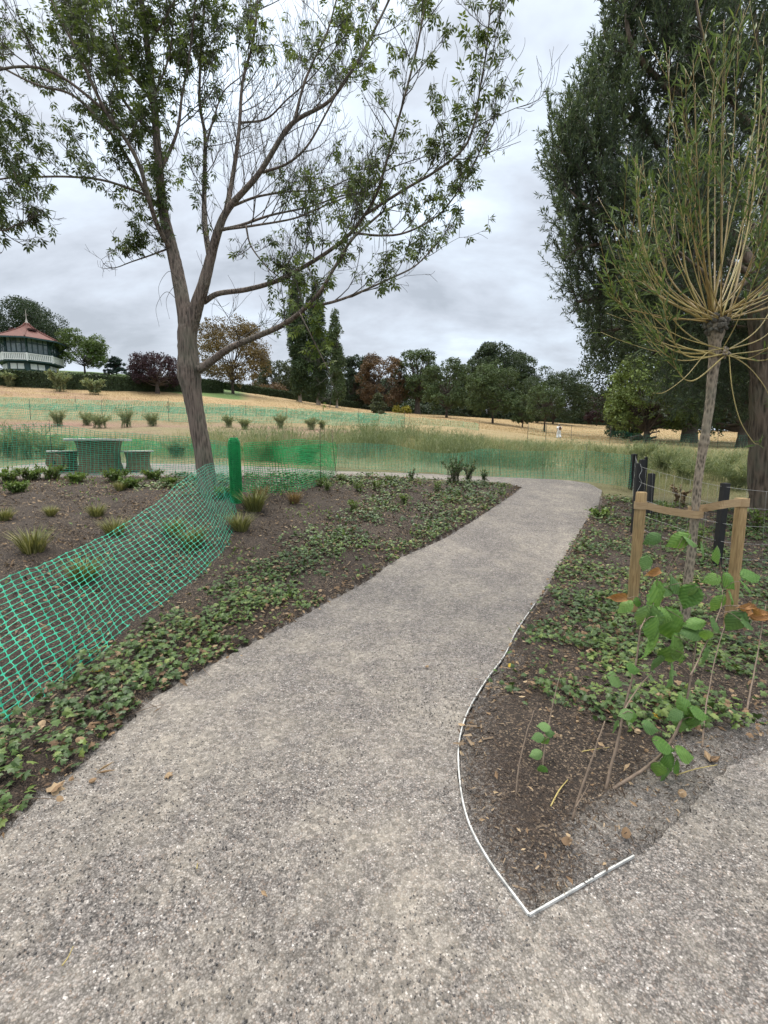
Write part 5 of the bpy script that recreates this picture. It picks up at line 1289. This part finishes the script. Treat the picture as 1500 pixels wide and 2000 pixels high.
ct('poplar_tree', 622, 84, 548, 34, 'broad middle poplar of the trio', F['poplar'], 'poplar', trunk_h=.08, bark_m='bark_pale', trunk_r=.4)
ct('poplar_tree', 658, 80, 604, 23, 'slim shorter poplar on the right of the trio', F['poplar2'], 'poplar', trunk_h=.10, bark_m='bark_pale', trunk_r=.25)
ct('park_tree', 695, 104, 688, 28, 'dark narrow tree right of the slim poplar', F['holm'], trunk_h=.06)
ct('copper_tree', 747, 97, 692, 44, 'reddish brown round tree in the treeline', F['copper'], trunk_h=.15)
ct('conical_shrub', 738, 72, 768, 22, 'grey green conical shrub before the reddish brown tree', F['olive'], 'cone', trunk_h=.03)
ct('yellow_bush', 784, 92, 794, 16, 'small bright yellow green bush in the treeline', F['yellow'], trunk_h=.0)
ct('park_tree', 815, 96, 682, 40, 'green tree with thick visible trunk left of centre', F['mid'], trunk_h=.28, trunk_r=.6)
ct('park_tree', 872, 78, 700, 44, 'dark green rounded tree with thin trunk near centre', F['mid'], trunk_h=.16)
ct('park_tree', 935, 108, 692, 32, 'dark green tree tucked left of the tallest one', F['dark'], trunk_h=.05)
ct('park_tree', 978, 118, 659, 54, 'tallest domed dark tree of the far treeline', F['dark'], trunk_h=.05)
ct('park_tree', 962, 66, 708, 48, 'mid green tree on a thin trunk in front of the tallest one', F['mid'], trunk_h=.17, trunk_r=.16)
ct('park_tree', 1080, 88, 717, 58, 'wide dark green tree at the right end of the treeline', F['dark'], trunk_h=.04)
ct('park_tree', 1063, 56, 748, 34, 'thin young tree with slender trunk before the wide dark one', F['mid'], trunk_h=.38, dens=.55, trunk_r=.11)
ct('small_tree', 1020, 62, 768, 20, 'small low tree right of the mid green one', F['mid'], trunk_h=.1)
ct('purple_tree', 1165, 96, 768, 24, 'far dull purple tree left of the chestnut', F['purple'], trunk_h=.06)
ct('park_tree', 1140, 110, 752, 26, 'faint dark tree beyond the purple one', F['dark'], trunk_h=.05)
ct('chestnut_tree', 1262, 40, 692, 72, 'light green chestnut with dark trunk behind the black posts', F['chestnut'], trunk_h=.16, trunk_r=.28, leaf=.22)
ct('oak_tree', 1345, 47, 430, 190, 'huge dark oak overhanging the field on the right', F['dark'], trunk_h=.13, trunk_r=.75, leaf=.26, nl=90, dens=1.6)
ct('oak_tree', 1450, 34, 620, 120, 'dark tree filling the space behind the young willow', F['mid'], trunk_h=.17, trunk_r=.45, leaf=.2, group='park trees beyond the field')
ct('low_tree', 1225, 52, 790, 40, 'drooping low boughs beside the fallen log', F['olive'], trunk_h=.0)
# trees farther back that close the horizon
for i, (px, d, top, half, m) in enumerate([(640, 125, 745, 60, 'holm'), (720, 130, 735, 50, 'dark'), (780, 128, 740, 50, 'holm'), (850, 125, 748, 50, 'dark'), (1010, 130, 738, 60, 'holm'), (900, 135, 742, 50, 'dark'), (1200, 125, 762, 50, 'dark'), (1400, 110, 700, 120, 'holm')]):
    ct('background_tree', px, d, top, half, ['dark crown filling the gap behind the slim poplar', 'dark crown behind the reddish brown tree', 'dark crown behind the yellow green bush', 'dark crown between the two green trees near centre', 'dark crown behind the small low tree', 'dark crown left behind the tallest tree', 'dark crown beyond the chestnut', 'dark crown far behind the huge oak'][i], F[m], trunk_h=.0, group='dark trees closing the horizon')

def undergrowth():
    mb = MB(); n = 60000
    px = RNG.uniform(500, 1330, n); d = RNG.uniform(106, 122, n); x = (px - 750) / FPX / 1.01 * d
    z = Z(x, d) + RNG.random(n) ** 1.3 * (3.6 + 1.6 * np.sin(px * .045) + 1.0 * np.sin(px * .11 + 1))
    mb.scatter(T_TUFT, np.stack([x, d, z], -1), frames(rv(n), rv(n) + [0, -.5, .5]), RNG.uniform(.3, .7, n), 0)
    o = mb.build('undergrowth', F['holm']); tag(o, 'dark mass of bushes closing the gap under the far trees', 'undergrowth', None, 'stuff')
undergrowth()
def log():
    g = G(1335, 862); g = GD(1232, 44); root = MB()
    root.tube(catmull([g + [0, 0, .3], g + [.8, 0, .45], g + [1.7, 0, .35], g + [2.4, .1, .5]], 4), [.28] * 5 + [.2] * 4 + [.1] * 4, 9, rough=.3)
    root.tube([g + [1.4, 0, .4], g + [1.9, 0, .9], g + [2.6, 0, 1.0]], [.12, .08, .04], 6, rough=.3)
    o = root.build('fallen_log', M['bark_far']); tag(o, 'dark fallen log lying under the trees on the right', 'log')
log()

# ------------------------------------------------------------------ hedge
def hedge(cols, h, w, label):
    mb = MB(); body = MB()
    pts = catmull([GD(px, d) for px, d in cols], 12); L = np.concatenate([[0], np.cumsum(np.linalg.norm(np.diff(pts, axis=0), axis=1))])
    s = np.arange(0, L[-1], .5); c = np.stack([np.interp(s, L, pts[:, k]) for k in range(3)], -1); c[:, 2] = Z(c[:, 0], c[:, 1])
    t = norm(np.gradient(c, axis=0)); n = norm(np.cross(t, [0, 0, 1]))
    k = len(c); V = np.stack([c + n * w * .44 - [0, 0, .3], c + n * w * .44 + [0, 0, h * .93], c - n * w * .44 + [0, 0, h * .93], c - n * w * .44 - [0, 0, .3]], 1).reshape(-1, 3)
    i = np.arange(k - 1)[:, None] * 4; j = np.arange(4)[None]; q = (j + 1) % 4
    mb.add(V, np.stack([i + j, i + 4 + j, i + 4 + q, i + q], -1).reshape(-1, 4))
    m = int(L[-1] * 420); u = RNG.uniform(0, k - 1.01, m); ii = u.astype(int); f = (u - ii)[:, None]
    cc = c[ii] * (1 - f) + c[ii + 1] * f; nn = n[ii]; a = RNG.random(m)
    side = np.where(a < .5, 1, -1)[:, None]; topm = (a > .35) & (a < .65)
    off = np.where(topm[:, None], nn * RNG.uniform(-.5, .5, m)[:, None] * w + np.array([0, 0, 1]) * (h + RNG.normal(size=m) * .05)[:, None], nn * side * w * .5 + np.array([0, 0, 1]) * (RNG.random(m) * h)[:, None])
    mb.scatter(T_TUFT, cc + off + rv(m) * .05, frames(rv(m), np.where(topm[:, None], [0, 0, 1], nn * side) + rv(m) * .8), RNG.uniform(.12, .28, m))
    o = mb.build('hedge', fol('hedge_foliage', (.028, .045, .016))); tag(o, label, 'hedge', 'clipped hedges along the slope')
hedge([(-160, 57), (0, 58), (120, 59), (220, 61), (300, 64), (370, 68), (430, 74)], 1.75, 1.6, 'dark clipped hedge below the pavilion running down the slope')
hedge([(440, 86), (520, 92), (600, 97), (700, 100)], 1.3, 1.5, 'far low hedge under the poplars')

# ------------------------------------------------------------------ pavilion
def pavilion():
    d = 76.0; g = GD(62, d); k = d / FPX
    zb = P(62, 727, d)[2]; g[2] = zb
    root = thing('pavilion', g, 'octagonal park pavilion with red tiled roof and white balustrade', 'pavilion')
    n = 8; rot = pi / 8 + .16
    def Zp(py): return P(62, py, d)[2] - zb
    R = 45 * k; z_floor = Zp(712); z_bal = Zp(704); z_eave = Zp(671); z_top = Zp(633)
    def mk(mb, name, mat, par=None):
        o = mb.build(name, mat, None); o.parent = par or root; return o
    def ring(r0, z0, r1, z1, mb, sides=n, mat=0): mb.lathe([(r0, z0), (r1, z1)], (0, 0, 0), sides, mat, smooth=False, rot=rot)
    m = MB(); m.lathe([(0, -1.5), (R * .93, -1.5), (R * .93, z_floor - .15), (0, z_floor - .15)], (0, 0, 0), n, smooth=False, rot=rot); mk(m, 'base', M['teal'])
    for i in range(n):
        for f in (.25, .62):
            a0 = rot + i * 2 * pi / n; a1 = a0 + 2 * pi / n; p = (np.array([cos(a0), sin(a0)]) * (1 - f) + np.array([cos(a1), sin(a1)]) * f) * R * .93
            nm = (a0 + a1) / 2; m = MB(); m.box((p[0] + .03 * cos(nm), p[1] + .03 * sin(nm), z_floor * .35), (.10, .85, .8), rot=nm); mk(m, 'vent_panel', M['white'])
    m = MB(); m.lathe([(0, z_floor - .12), (R * 1.15, z_floor - .12), (R * 1.15, z_floor + .05), (0, z_floor + .05)], (0, 0, 0), n, smooth=False, rot=rot); mk(m, 'floor', M['teal'])
    # balustrade
    Rb = R * 1.13
    for i in range(n):
        a0 = rot + i * 2 * pi / n; a1 = a0 + 2 * pi / n; A = np.array([cos(a0) * Rb, sin(a0) * Rb, 0]); B = np.array([cos(a1) * Rb, sin(a1) * Rb, 0])
        h = z_bal - z_floor + .35; z0 = z_floor + .06
        m = MB(); m.beam(A + [0, 0, z0 + h], B + [0, 0, z0 + h], .14, .12); m.beam(A + [0, 0, z0 + .08], B + [0, 0, z0 + .08], .10, .1)
        for q in range(13):
            f = (q + .5) / 13; c = A * (1 - f) + B * f; m.box((c[0], c[1], z0 + h / 2), (.06, .17, h - .1), rot=(a0 + a1) / 2)
        m.box((A[0], A[1], z0 + h / 2), (.2, .2, h + .2), rot=a0)
        mk(m, 'balustrade', M['white'])
        m = MB(); ap = cos(pi / n); c = (A + B) / 2 * .985; m.box((c[0], c[1], z0 + h / 2), (.03, np.linalg.norm(B - A) * .97, h - .15), rot=(a0 + a1) / 2); mk(m, 'railing_back', M['teal'])
    # glazed walls
    for i in range(n):
        a0 = rot + i * 2 * pi / n; a1 = a0 + 2 * pi / n; am = (a0 + a1) / 2; Rw = R * .98
        A = np.array([cos(a0) * Rw, sin(a0) * Rw, 0]); B = np.array([cos(a1) * Rw, sin(a1) * Rw, 0]); wl = np.linalg.norm(B - A)
        c = (A + B) / 2; H = z_eave - z_floor + .5
        m = MB(); m.box((c[0], c[1], z_floor + H / 2), (.04, wl * .97, H), rot=am); win = mk(m, 'window', M['glass'])
        m = MB()
        for q in range(5):
            f = q / 4; pth = A * (1 - f) + B * f; m.box((pth[0], pth[1], z_floor + H / 2), (.16, .13 if q in (1, 2, 3) else .3, H), rot=am if 0 < q < 4 else a0 if q == 0 else a1)
        for zz in (.05, .33, .72, .97):
            m.box((c[0] + .02 * cos(am), c[1] + .02 * sin(am), z_floor + H * zz), (.15, wl * .96, .14), rot=am)
        mk(m, 'frame', M['teal'], win)
    Re = 63 * k
    for i in range(n):
        m = MB(); a0 = rot + i * 2 * pi / n; A = np.array([cos(a0), sin(a0), 0]); m.tube([A * R * .99 + [0, 0, z_floor], A * R * .99 + [0, 0, z_eave + .2]], .16, 8)
        m.tube(catmull([A * R + [0, 0, z_eave - 1.2], A * R * 1.2 + [0, 0, z_eave - .5], A * Re * .93 + [0, 0, z_eave - .05]], 4), .07, 6); mk(m, 'column', M['teal'])
    m = MB(); m.lathe([(0, z_eave + .42), (R * .9, z_eave + .42), (Re * .985, z_eave - .02), (Re * 1.0, z_eave + .02)], (0, 0, 0), n, smooth=False, rot=rot); mk(m, 'soffit', M['soffit'])
    m = MB(); m.lathe([(Re * .99, z_eave - .12), (Re * 1.01, z_eave - .12), (Re * 1.01, z_eave + .10), (Re * .99, z_eave + .10)], (0, 0, 0), n, smooth=False, rot=rot); mk(m, 'gutter', M['teal'])
    prof = []
    for f in np.linspace(0, 1, 14): prof.append((Re * ((1 - f) ** 1.45 * .97 + .03 * (1 - f)) + .28 * f, z_eave + .10 + (z_top - z_eave) * (f ** .95)))
    m = MB(); m.lathe(prof, (0, 0, 0), n, smooth=False, rot=rot); roof = mk(m, 'roof', M['roof'])
    m = MB()
    for i in range(n):
        a = rot + i * 2 * pi / n; m.tube([np.array([cos(a) * r, sin(a) * r, z + .03]) for r, z in prof], .09, 6)
    mk(m, 'ridge', M['roof'], roof)
    for i in range(n):
        a = rot + (i + .5) * 2 * pi / n; f = .52; r = np.interp(f, np.linspace(0, 1, 14), [p[0] for p in prof]) * cos(pi / n); z = np.interp(f, np.linspace(0, 1, 14), [p[1] for p in prof])
        if i % 2: continue
        m = MB(); m.box((cos(a) * (r + .1), sin(a) * (r + .1), z + .12), (.7, 1.1, .28), rot=a); v = mk(m, 'roof_vent', M['roof_dark'], roof)
    m = MB(); m.lathe([(.3, 0), (.34, .12), (.16, .3), (.12, .6), (.05, .8), (.03, 2.1), (0, 2.2)], (0, 0, z_top + .02), 10); m.beam((-.35, 0, z_top + 1.35), (.35, 0, z_top + 1.35), .05, .05); mk(m, 'finial', M['soffit'], roof)
    m = MB(); m.lathe([(0, 0), (R * .5, 0), (R * .5, 2.6), (0, 2.6)], (0, 0, z_floor + .06), 8, smooth=False); mk(m, 'inner_core', M['teal'])
pavilion()
def bench():
    g = GD(192, 66); g[2] = P(192, 744, 66)[2]; root = thing('park_bench', g, 'dark park bench with pale end frames above the hedge', 'bench')
    gz = float(Z(g[0], g[1])); g[2] = gz; root.location.z = gz + 0.0
    k = 1.5
    m = MB(); [m.box((0, y, .45 * k), (1.9 * k, .1 * k, .05)) for y in (-.2, -.05, .1, .25)]; o = m.build('seat', M['hole']); o.parent = root
    m = MB(); [m.box((0, .32 * k, z * k), (1.9 * k, .05, .1 * k)) for z in (.6, .74, .88)]; o = m.build('backrest', M['hole']); o.parent = root
    for sx in (-1, 1):
        m = MB(); x = sx * 1.0 * k; m.tube([(x, -.3 * k, -.1), (x, -.3 * k, .62 * k), (x, .3 * k, .62 * k), (x, .36 * k, .95 * k)], .05, 6); m.tube([(x, .3 * k, -.1), (x, .3 * k, .62 * k)], .05, 6); o = m.build('end_frame', M['white']); o.parent = root
bench()

# ------------------------------------------------------------------ people
def person():
    d = 41.0; g = GD(1091, d); gz = P(1091, 865, d)[2]; g[2] = gz = float(Z(g[0], g[1])); H = P(1091, 828, d)[2] - gz
    k = H / 1.72
    root = bpy.data.objects.new('person', None); COL.objects.link(root); root.location = tuple(g)
    tag(root, 'person in white top and long white trousers walking away across the dry field', 'person')
    J = {'pel': (0, 0, .95), 'ch': (0, .01, 1.28), 'nk': (0, 0, 1.47), 'hd': (0, .02, 1.56), 'top': (0, .02, 1.70), 'lh': (-.1, 0, .90), 'lk': (-.12, .1, .5), 'la': (-.12, .02, .09), 'lt': (-.13, .17, .04),
         'rh': (.1, 0, .90), 'rk': (.12, .05, .49), 'ra': (.13, -.2, .13), 'rt': (.14, -.10, .03), 'ls': (-.19, 0, 1.40), 'le': (-.26, -.03, 1.12), 'lw': (-.24, .1, .9), 'lf': (-.23, .16, .83),
         'rs': (.19, 0, 1.40), 're': (.27, -.02, 1.13), 'rw': (.2, .14, .98), 'rf': (.17, .2, .94)}
    Rr = {'pel': .14, 'ch': .15, 'nk': .055, 'hd': .085, 'top': .07, 'lh': .10, 'lk': .06, 'la': .042, 'lt': .035, 'rh': .10, 'rk': .06, 'ra': .042, 'rt': .035, 'ls': .06, 'le': .042, 'lw': .03, 'lf': .03, 'rs': .06, 're': .042, 'rw': .03, 'rf': .03}
    E = [('pel', 'ch'), ('ch', 'nk'), ('nk', 'hd'), ('hd', 'top'), ('pel', 'lh'), ('lh', 'lk'), ('lk', 'la'), ('la', 'lt'), ('pel', 'rh'), ('rh', 'rk'), ('rk', 'ra'), ('ra', 'rt'), ('ch', 'ls'), ('ls', 'le'), ('le', 'lw'), ('lw', 'lf'), ('ch', 'rs'), ('rs', 're'), ('re', 'rw'), ('rw', 'rf')]
    names = list(J); me = bpy.data.meshes.new('body'); me.from_pydata([tuple(np.array(J[n_]) * k) for n_ in names], [(names.index(a), names.index(b)) for a, b in E], [])
    o = bpy.data.objects.new('body', me); COL.objects.link(o); me.materials.append(M['skin'])
    md = o.modifiers.new('skin', 'SKIN')
    for i, n_ in enumerate(names): o.data.skin_vertices[0].data[i].radius = (Rr[n_] * k, Rr[n_] * k * .85)
    o.data.skin_vertices[0].data[0].use_root = True
    o.modifiers.new('sub', 'SUBSURF').render_levels = 2; o.parent = root
    def part(mb, nm, mat):
        p = mb.build(nm, mat); p.parent = root; return p
    m = MB(); m.lathe(np.array([(.10, 1.44), (.17, 1.38), (.185, 1.2), (.18, 1.05), (.19, .93), (.17, .92)]) * k, (0, 0, 0), 16)
    for s in (-1, 1): m.tube(np.array([(s * .17, 0, 1.40), (s * .22, -.01, 1.28), (s * .25, -.02, 1.17)]) * k, np.array([.085, .08, .085]) * k, 10)
    part(m, 'shirt', M['cloth_w'])
    m = MB(); m.lathe(np.array([(.16, .98), (.19, .92), (.2, .82), (.16, .8)]) * k, (0, 0, 0), 16)
    for J3 in (('lh', 'lk', 'la'), ('rh', 'rk', 'ra')):
        c = np.array([J[q] for q in J3]); m.tube(catmull(c, 4) * k, np.linspace(.125, .12, 9) * k, 12)
    part(m, 'trousers', M['cloth_w'])
    m = MB(); m.lathe(np.array([(.0, .15), (.06, .14), (.10, .08), (.108, .0), (.10, -.07), (.085, -.13), (.05, -.16)]) * k, np.array([0, -.012, 1.60]) * k, 14); part(m, 'hair', M['hair'])
    bm = bpy.data.objects.new('backpack', None)
    COL.objects.link(bm); bm.location = tuple(g + np.array([.03, -.20 * k, 1.02 * k])); tag(bm, 'brown rucksack on the back of the walking person', 'bag')
    m = MB(); m.lathe(np.array([(0, 0), (.11, .0), (.14, .05), (.145, .2), (.13, .33), (.07, .38), (0, .385)]) * k, (0, 0, 0), 12); p = m.build('body', M['bag']); p.scale = (1, .62, 1); p.parent = bm
    m = MB(); m.tube(catmull(np.array([(-.08, .04, .34), (-.1, .14, .42), (-.1, .26, .38)]) * k, 4), .018 * k, 6); m.tube(catmull(np.array([(.08, .04, .34), (.1, .14, .42), (.1, .26, .38)]) * k, 4), .018 * k, 6); p = m.build('strap', M['bag']); p.parent = bm
person()

# ------------------------------------------------------------------ hazel saplings and bare stems in the right bed
def hazel_template(seed=0):
    nu, nv = 11, 29; r = np.random.default_rng(seed); V = []; VN = []; idx = {}
    for j in range(nv):
        t = j / (nv - 1); w = (.37 * math.sin(pi * t ** .72) ** .8 * (1 - .45 * max(0, t - .6) / .4)) if 0 < t < 1 else .015
        ser = .035 * (1 if j % 2 else -1)
        for i in range(nu):
            u = i / (nu - 1) * 2 - 1; e = abs(u) ** 6
            x = u * w * (1 + ser * e * 2.0); y = t + .10 * abs(u) * w - ser * e * .5 - .05 * (1 - abs(u)) * (t < .1)
            vein = math.sin((t - abs(u) * w * .75) * 2 * pi * 7) * .018
            z = vein * min(1, abs(u) * 3) - (.25 + .35 * (seed % 2)) * (abs(u) * w) ** 1.2 - (.16 + .16 * seed) * t * t + .03 * math.sin(5 * t + seed * 2) * u + .012 * r.normal() + .02 * math.exp(-(u * 9) ** 2) * -1
            V.append([x, y, z]); VN.append(vein / .018)
    F = [[j * nu + i, j * nu + i + 1, (j + 1) * nu + i + 1, (j + 1) * nu + i] for j in range(nv - 1) for i in range(nu - 1)]
    global HZ_V; HZ_V = np.array(VN)
    return np.array(V), np.array(F)
T_HZ = [hazel_template(i) for i in range(4)]
T_DRY = (T_HZ[0][0] * [.5, 1, 1] + np.stack([0 * T_HZ[0][0][:, 0], 0 * T_HZ[0][0][:, 0], 2.2 * T_HZ[0][0][:, 0] ** 2 + .12 * np.sin(T_HZ[0][0][:, 1] * 9)], -1), T_HZ[0][1])
def hz_leaf(mb, stem_mb, px, py, d, size_px, ang, tilt=.35, mat=0, att=None, rnd=None, T=None):
    """leaf centre near pixel, pointing at screen angle ang (deg, 0 = right, -90 = down)"""
    a = radians(ang); s = size_px / FPX * d; dirv = norm(np.array([cos(a), RNG.uniform(-.25, .1), sin(a)])); nr = norm(np.array([RNG.uniform(-.6, .6), -1.0 + tilt, tilt + RNG.uniform(0, .7)]))
    c = P(px, py, d); b = c - dirv * s * .5
    tv, tf = T or T_HZ[RNG.integers(4)]; Rm = frames(dirv[None], nr[None])[0]
    mb.add(b + (tv @ Rm.T) * s, tf, mat, np.clip(RNG.uniform(.25, .7) + .22 * HZ_V + .12 * RNG.normal(size=len(tv)) * 0, 0, 1), True)
    if att is not None: stem_mb.tube(catmull([att, (att + b) / 2 + [0, 0, .012], b + dirv * s * .04], 4), .0016, 4)
def sapling(name, stems, leaves, label, grp='thin saplings in the right bed', r0=.0065):
    g = G(*stems[0][0][0]); root = thing(name, g, label, 'sapling', grp); ms, ml = MB(), MB(); allp = []
    for pts, dd, rr in stems:
        d0 = g[1]; n = len(pts); c = catmull([P(x, y, d0 + dd * i / (n - 1)) for i, (x, y) in enumerate(pts)], 7)
        c = c + np.cumsum(RNG.normal(size=c.shape) * .0009, 0); ms.tube(c, np.linspace(rr, rr * .4, len(c)), 8, rough=.1); allp.append(c)
    allp = np.concatenate(allp)
    for (x, y, s, a, mt) in leaves:
        dm = np.median(allp[:, 1]); px, py = proj(allp); k = np.argmin((px - x) ** 2 + (py - y) ** 2); att = allp[k]
        ml = MB(); hz_leaf(ml, ms, x, y, att[1] - RNG.uniform(0, .05), s * 1.15, a, RNG.uniform(.2, .6), 0, att, None, T_DRY if mt == 2 else None)
        ml.build('leaf', [M['hazel'], M['hazel_dull'], M['hazel_dry']][mt], root)
    ms.build('stem', M['stem'], root)
    return root
def stemfix(l): return l
S = [[(1182, 1546), (1197, 1480), (1215, 1400), (1238, 1310), (1250, 1230), (1258, 1172)], [(1215, 1395), (1240, 1350), (1273, 1312)], [(1186, 1546), (1240, 1512), (1295, 1465), (1330, 1400), (1348, 1320), (1360, 1240)],
     [(1348, 1320), (1370, 1270), (1405, 1190), (1412, 1150)], [(1250, 1230), (1270, 1190), (1290, 1150)]]
lv = [(1296, 1180, 84, -75, 0), (1314, 1224, 72, -70, 0), (1268, 1212, 56, -95, 1), (1290, 1264, 58, -80, 0), (1330, 1268, 66, -60, 0), (1345, 1165, 52, -110, 0), (1312, 1290, 54, -75, 0), (1285, 1232, 52, -88, 0), (1290, 1300, 40, -85, 1), (1322, 1318, 50, -65, 1), (1206, 1326, 38, -20, 1), (1355, 1232, 42, 175, 1),
      (1328, 1142, 42, -45, 1), (1262, 1205, 40, -100, 1), (1300, 1150, 34, 160, 1), (1275, 1120, 34, 190, 2), (1205, 1168, 40, 175, 2), (1222, 1180, 30, 200, 0), (1262, 1100, 30, -110, 1), (1275, 1052, 30, 210, 1), (1330, 1055, 38, -150, 0), (1352, 1052, 36, -15, 1), (1380, 1075, 34, -60, 1), (1408, 1085, 34, -70, 0),
      (1400, 1220, 40, -45, 1), (1440, 1215, 46, -120, 1), (1465, 1215, 36, -10, 1), (1360, 1212, 34, 175, 0), (1430, 1135, 38, -45, 0), (1460, 1145, 36, -35, 0), (1395, 1130, 30, 190, 0), (1360, 1160, 28, -80, 1),
      (1298, 1455, 46, -20, 0), (1312, 1492, 44, -60, 0), (1342, 1470, 44, -10, 0), (1350, 1405, 44, -100, 0), (1368, 1392, 40, -20, 0), (1340, 1382, 34, 110, 0), (1285, 1508, 38, -100, 0), (1305, 1520, 36, -90, 1), (1362, 1420, 40, -70, 0), (1318, 1395, 30, 200, 1), (1222, 1395, 28, 190, 1), (1240, 1400, 32, -10, 0), (1330, 1500, 36, -70, 0),
      (1480, 1195, 46, -10, 2), (1455, 1188, 34, 170, 2)]
for _ in range(10):
    st_ = S[[0, 0, 2, 2, 3, 4][RNG.integers(6)]]; i_ = RNG.integers(2, len(st_)) if len(st_) > 2 else 1; x_, y_ = st_[min(i_, len(st_) - 1)]
    lv.append((x_ + RNG.normal() * 26, y_ + RNG.normal() * 22, RNG.uniform(22, 46), RNG.choice([-70, -100, -40, 180, -150, 0]) + RNG.normal() * 15, int(RNG.random() < .4)))
dsc = G(1182, 1546)[1]
sapling('hazel_sapling', [(S[0], .35, .0075), (S[1], .25, .004), (S[2], .25, .0085), (S[3], .35, .004), (S[4], .4, .003)], lv, 'leafy hazel sapling with broad pleated green leaves, nearest in the right bed')
sapling('bare_sapling', [([(1117, 1605), (1140, 1530), (1165, 1460), (1183, 1408)], .15, .006), ([(1122, 1580), (1150, 1530)], .05, .003)], [], 'bare pale stem with cut tip left of the hazel sapling')
sapling('bare_sapling', [([(1006, 1562), (1012, 1500), (1025, 1440), (1042, 1385)], .2, .0045)], [], 'thin bare stem nearest the curved edging')
sapling('ivy_clad_sapling', [([(1058, 1512), (1068, 1440), (1082, 1370), (1096, 1310)], .3, .0045), ([(1070, 1440), (1055, 1465)], .05, .002)], [(1062, 1418, 26, 170, 1), (1050, 1440, 24, 190, 1), (1066, 1452, 24, -60, 0), (1048, 1472, 26, 185, 1), (1060, 1508, 26, -80, 0), (1075, 1432, 20, 0, 1)], 'thin stem with a few small dark green leaves left of centre in the mulch')
sapling('bare_sapling', [([(1371, 1465), (1378, 1400), (1385, 1350), (1402, 1270), (1425, 1200)], .5, .005)], [(1432, 1205, 26, -30, 2)], 'upright brown stem right of the hazel leaves')
sapling('bare_sapling', [([(1456, 1400), (1470, 1330), (1483, 1260), (1497, 1180)], .5, .006)], [(1470, 1120, 40, 15, 0), (1478, 1205, 44, 170, 2), (1450, 1200, 40, 185, 2)], 'stem with withered orange leaves at the right frame edge')
# twigs lying on the mulch
for (a, b, r, l) in [((948, 1412), (1010, 1452), .004, 'pale straight twig lying on mulch beside the curved edging'), ((1000, 1365), (1008, 1402), .0035, 'short pale twig upright in the mulch near the edging'), ((1075, 1582), (1108, 1535), .004, 'pale twig lying left of the bare cut stem'),
                  ((1115, 1478), (1190, 1470), .003, 'thin horizontal twig under the hazel stems'), ((1320, 1520), (1400, 1505), .003, 'thin twig below the hazel leaves'), ((245, 1405), (320, 1385), .003, 'dark twig lying on the left path edge'), ((122, 1895), (145, 1865), .0028, 'short straw lying on the lower left gravel'), ((385, 1705), (386, 1700), .0025, 'tiny pale straw on the left gravel')]:
    p, q = G(*a), G(*b); m = MB(); mid = (p + q) / 2 + [0, 0, .025]; m.tube(catmull([p + [0, 0, .015], mid + rv(1)[0] * .006, q + [0, 0, .03]], 5), np.linspace(r, r * .5, 11), 6, rough=.15)
    o = m.build('twig', M['withy_pale'] if 'dark' not in l else M['stem']); tag(o, l, 'twig', 'loose twigs on the ground')
bpy.context.view_layer.update()
print('tris', sum(len(o.data.polygons) for o in SC.objects if o.type == 'MESH'))
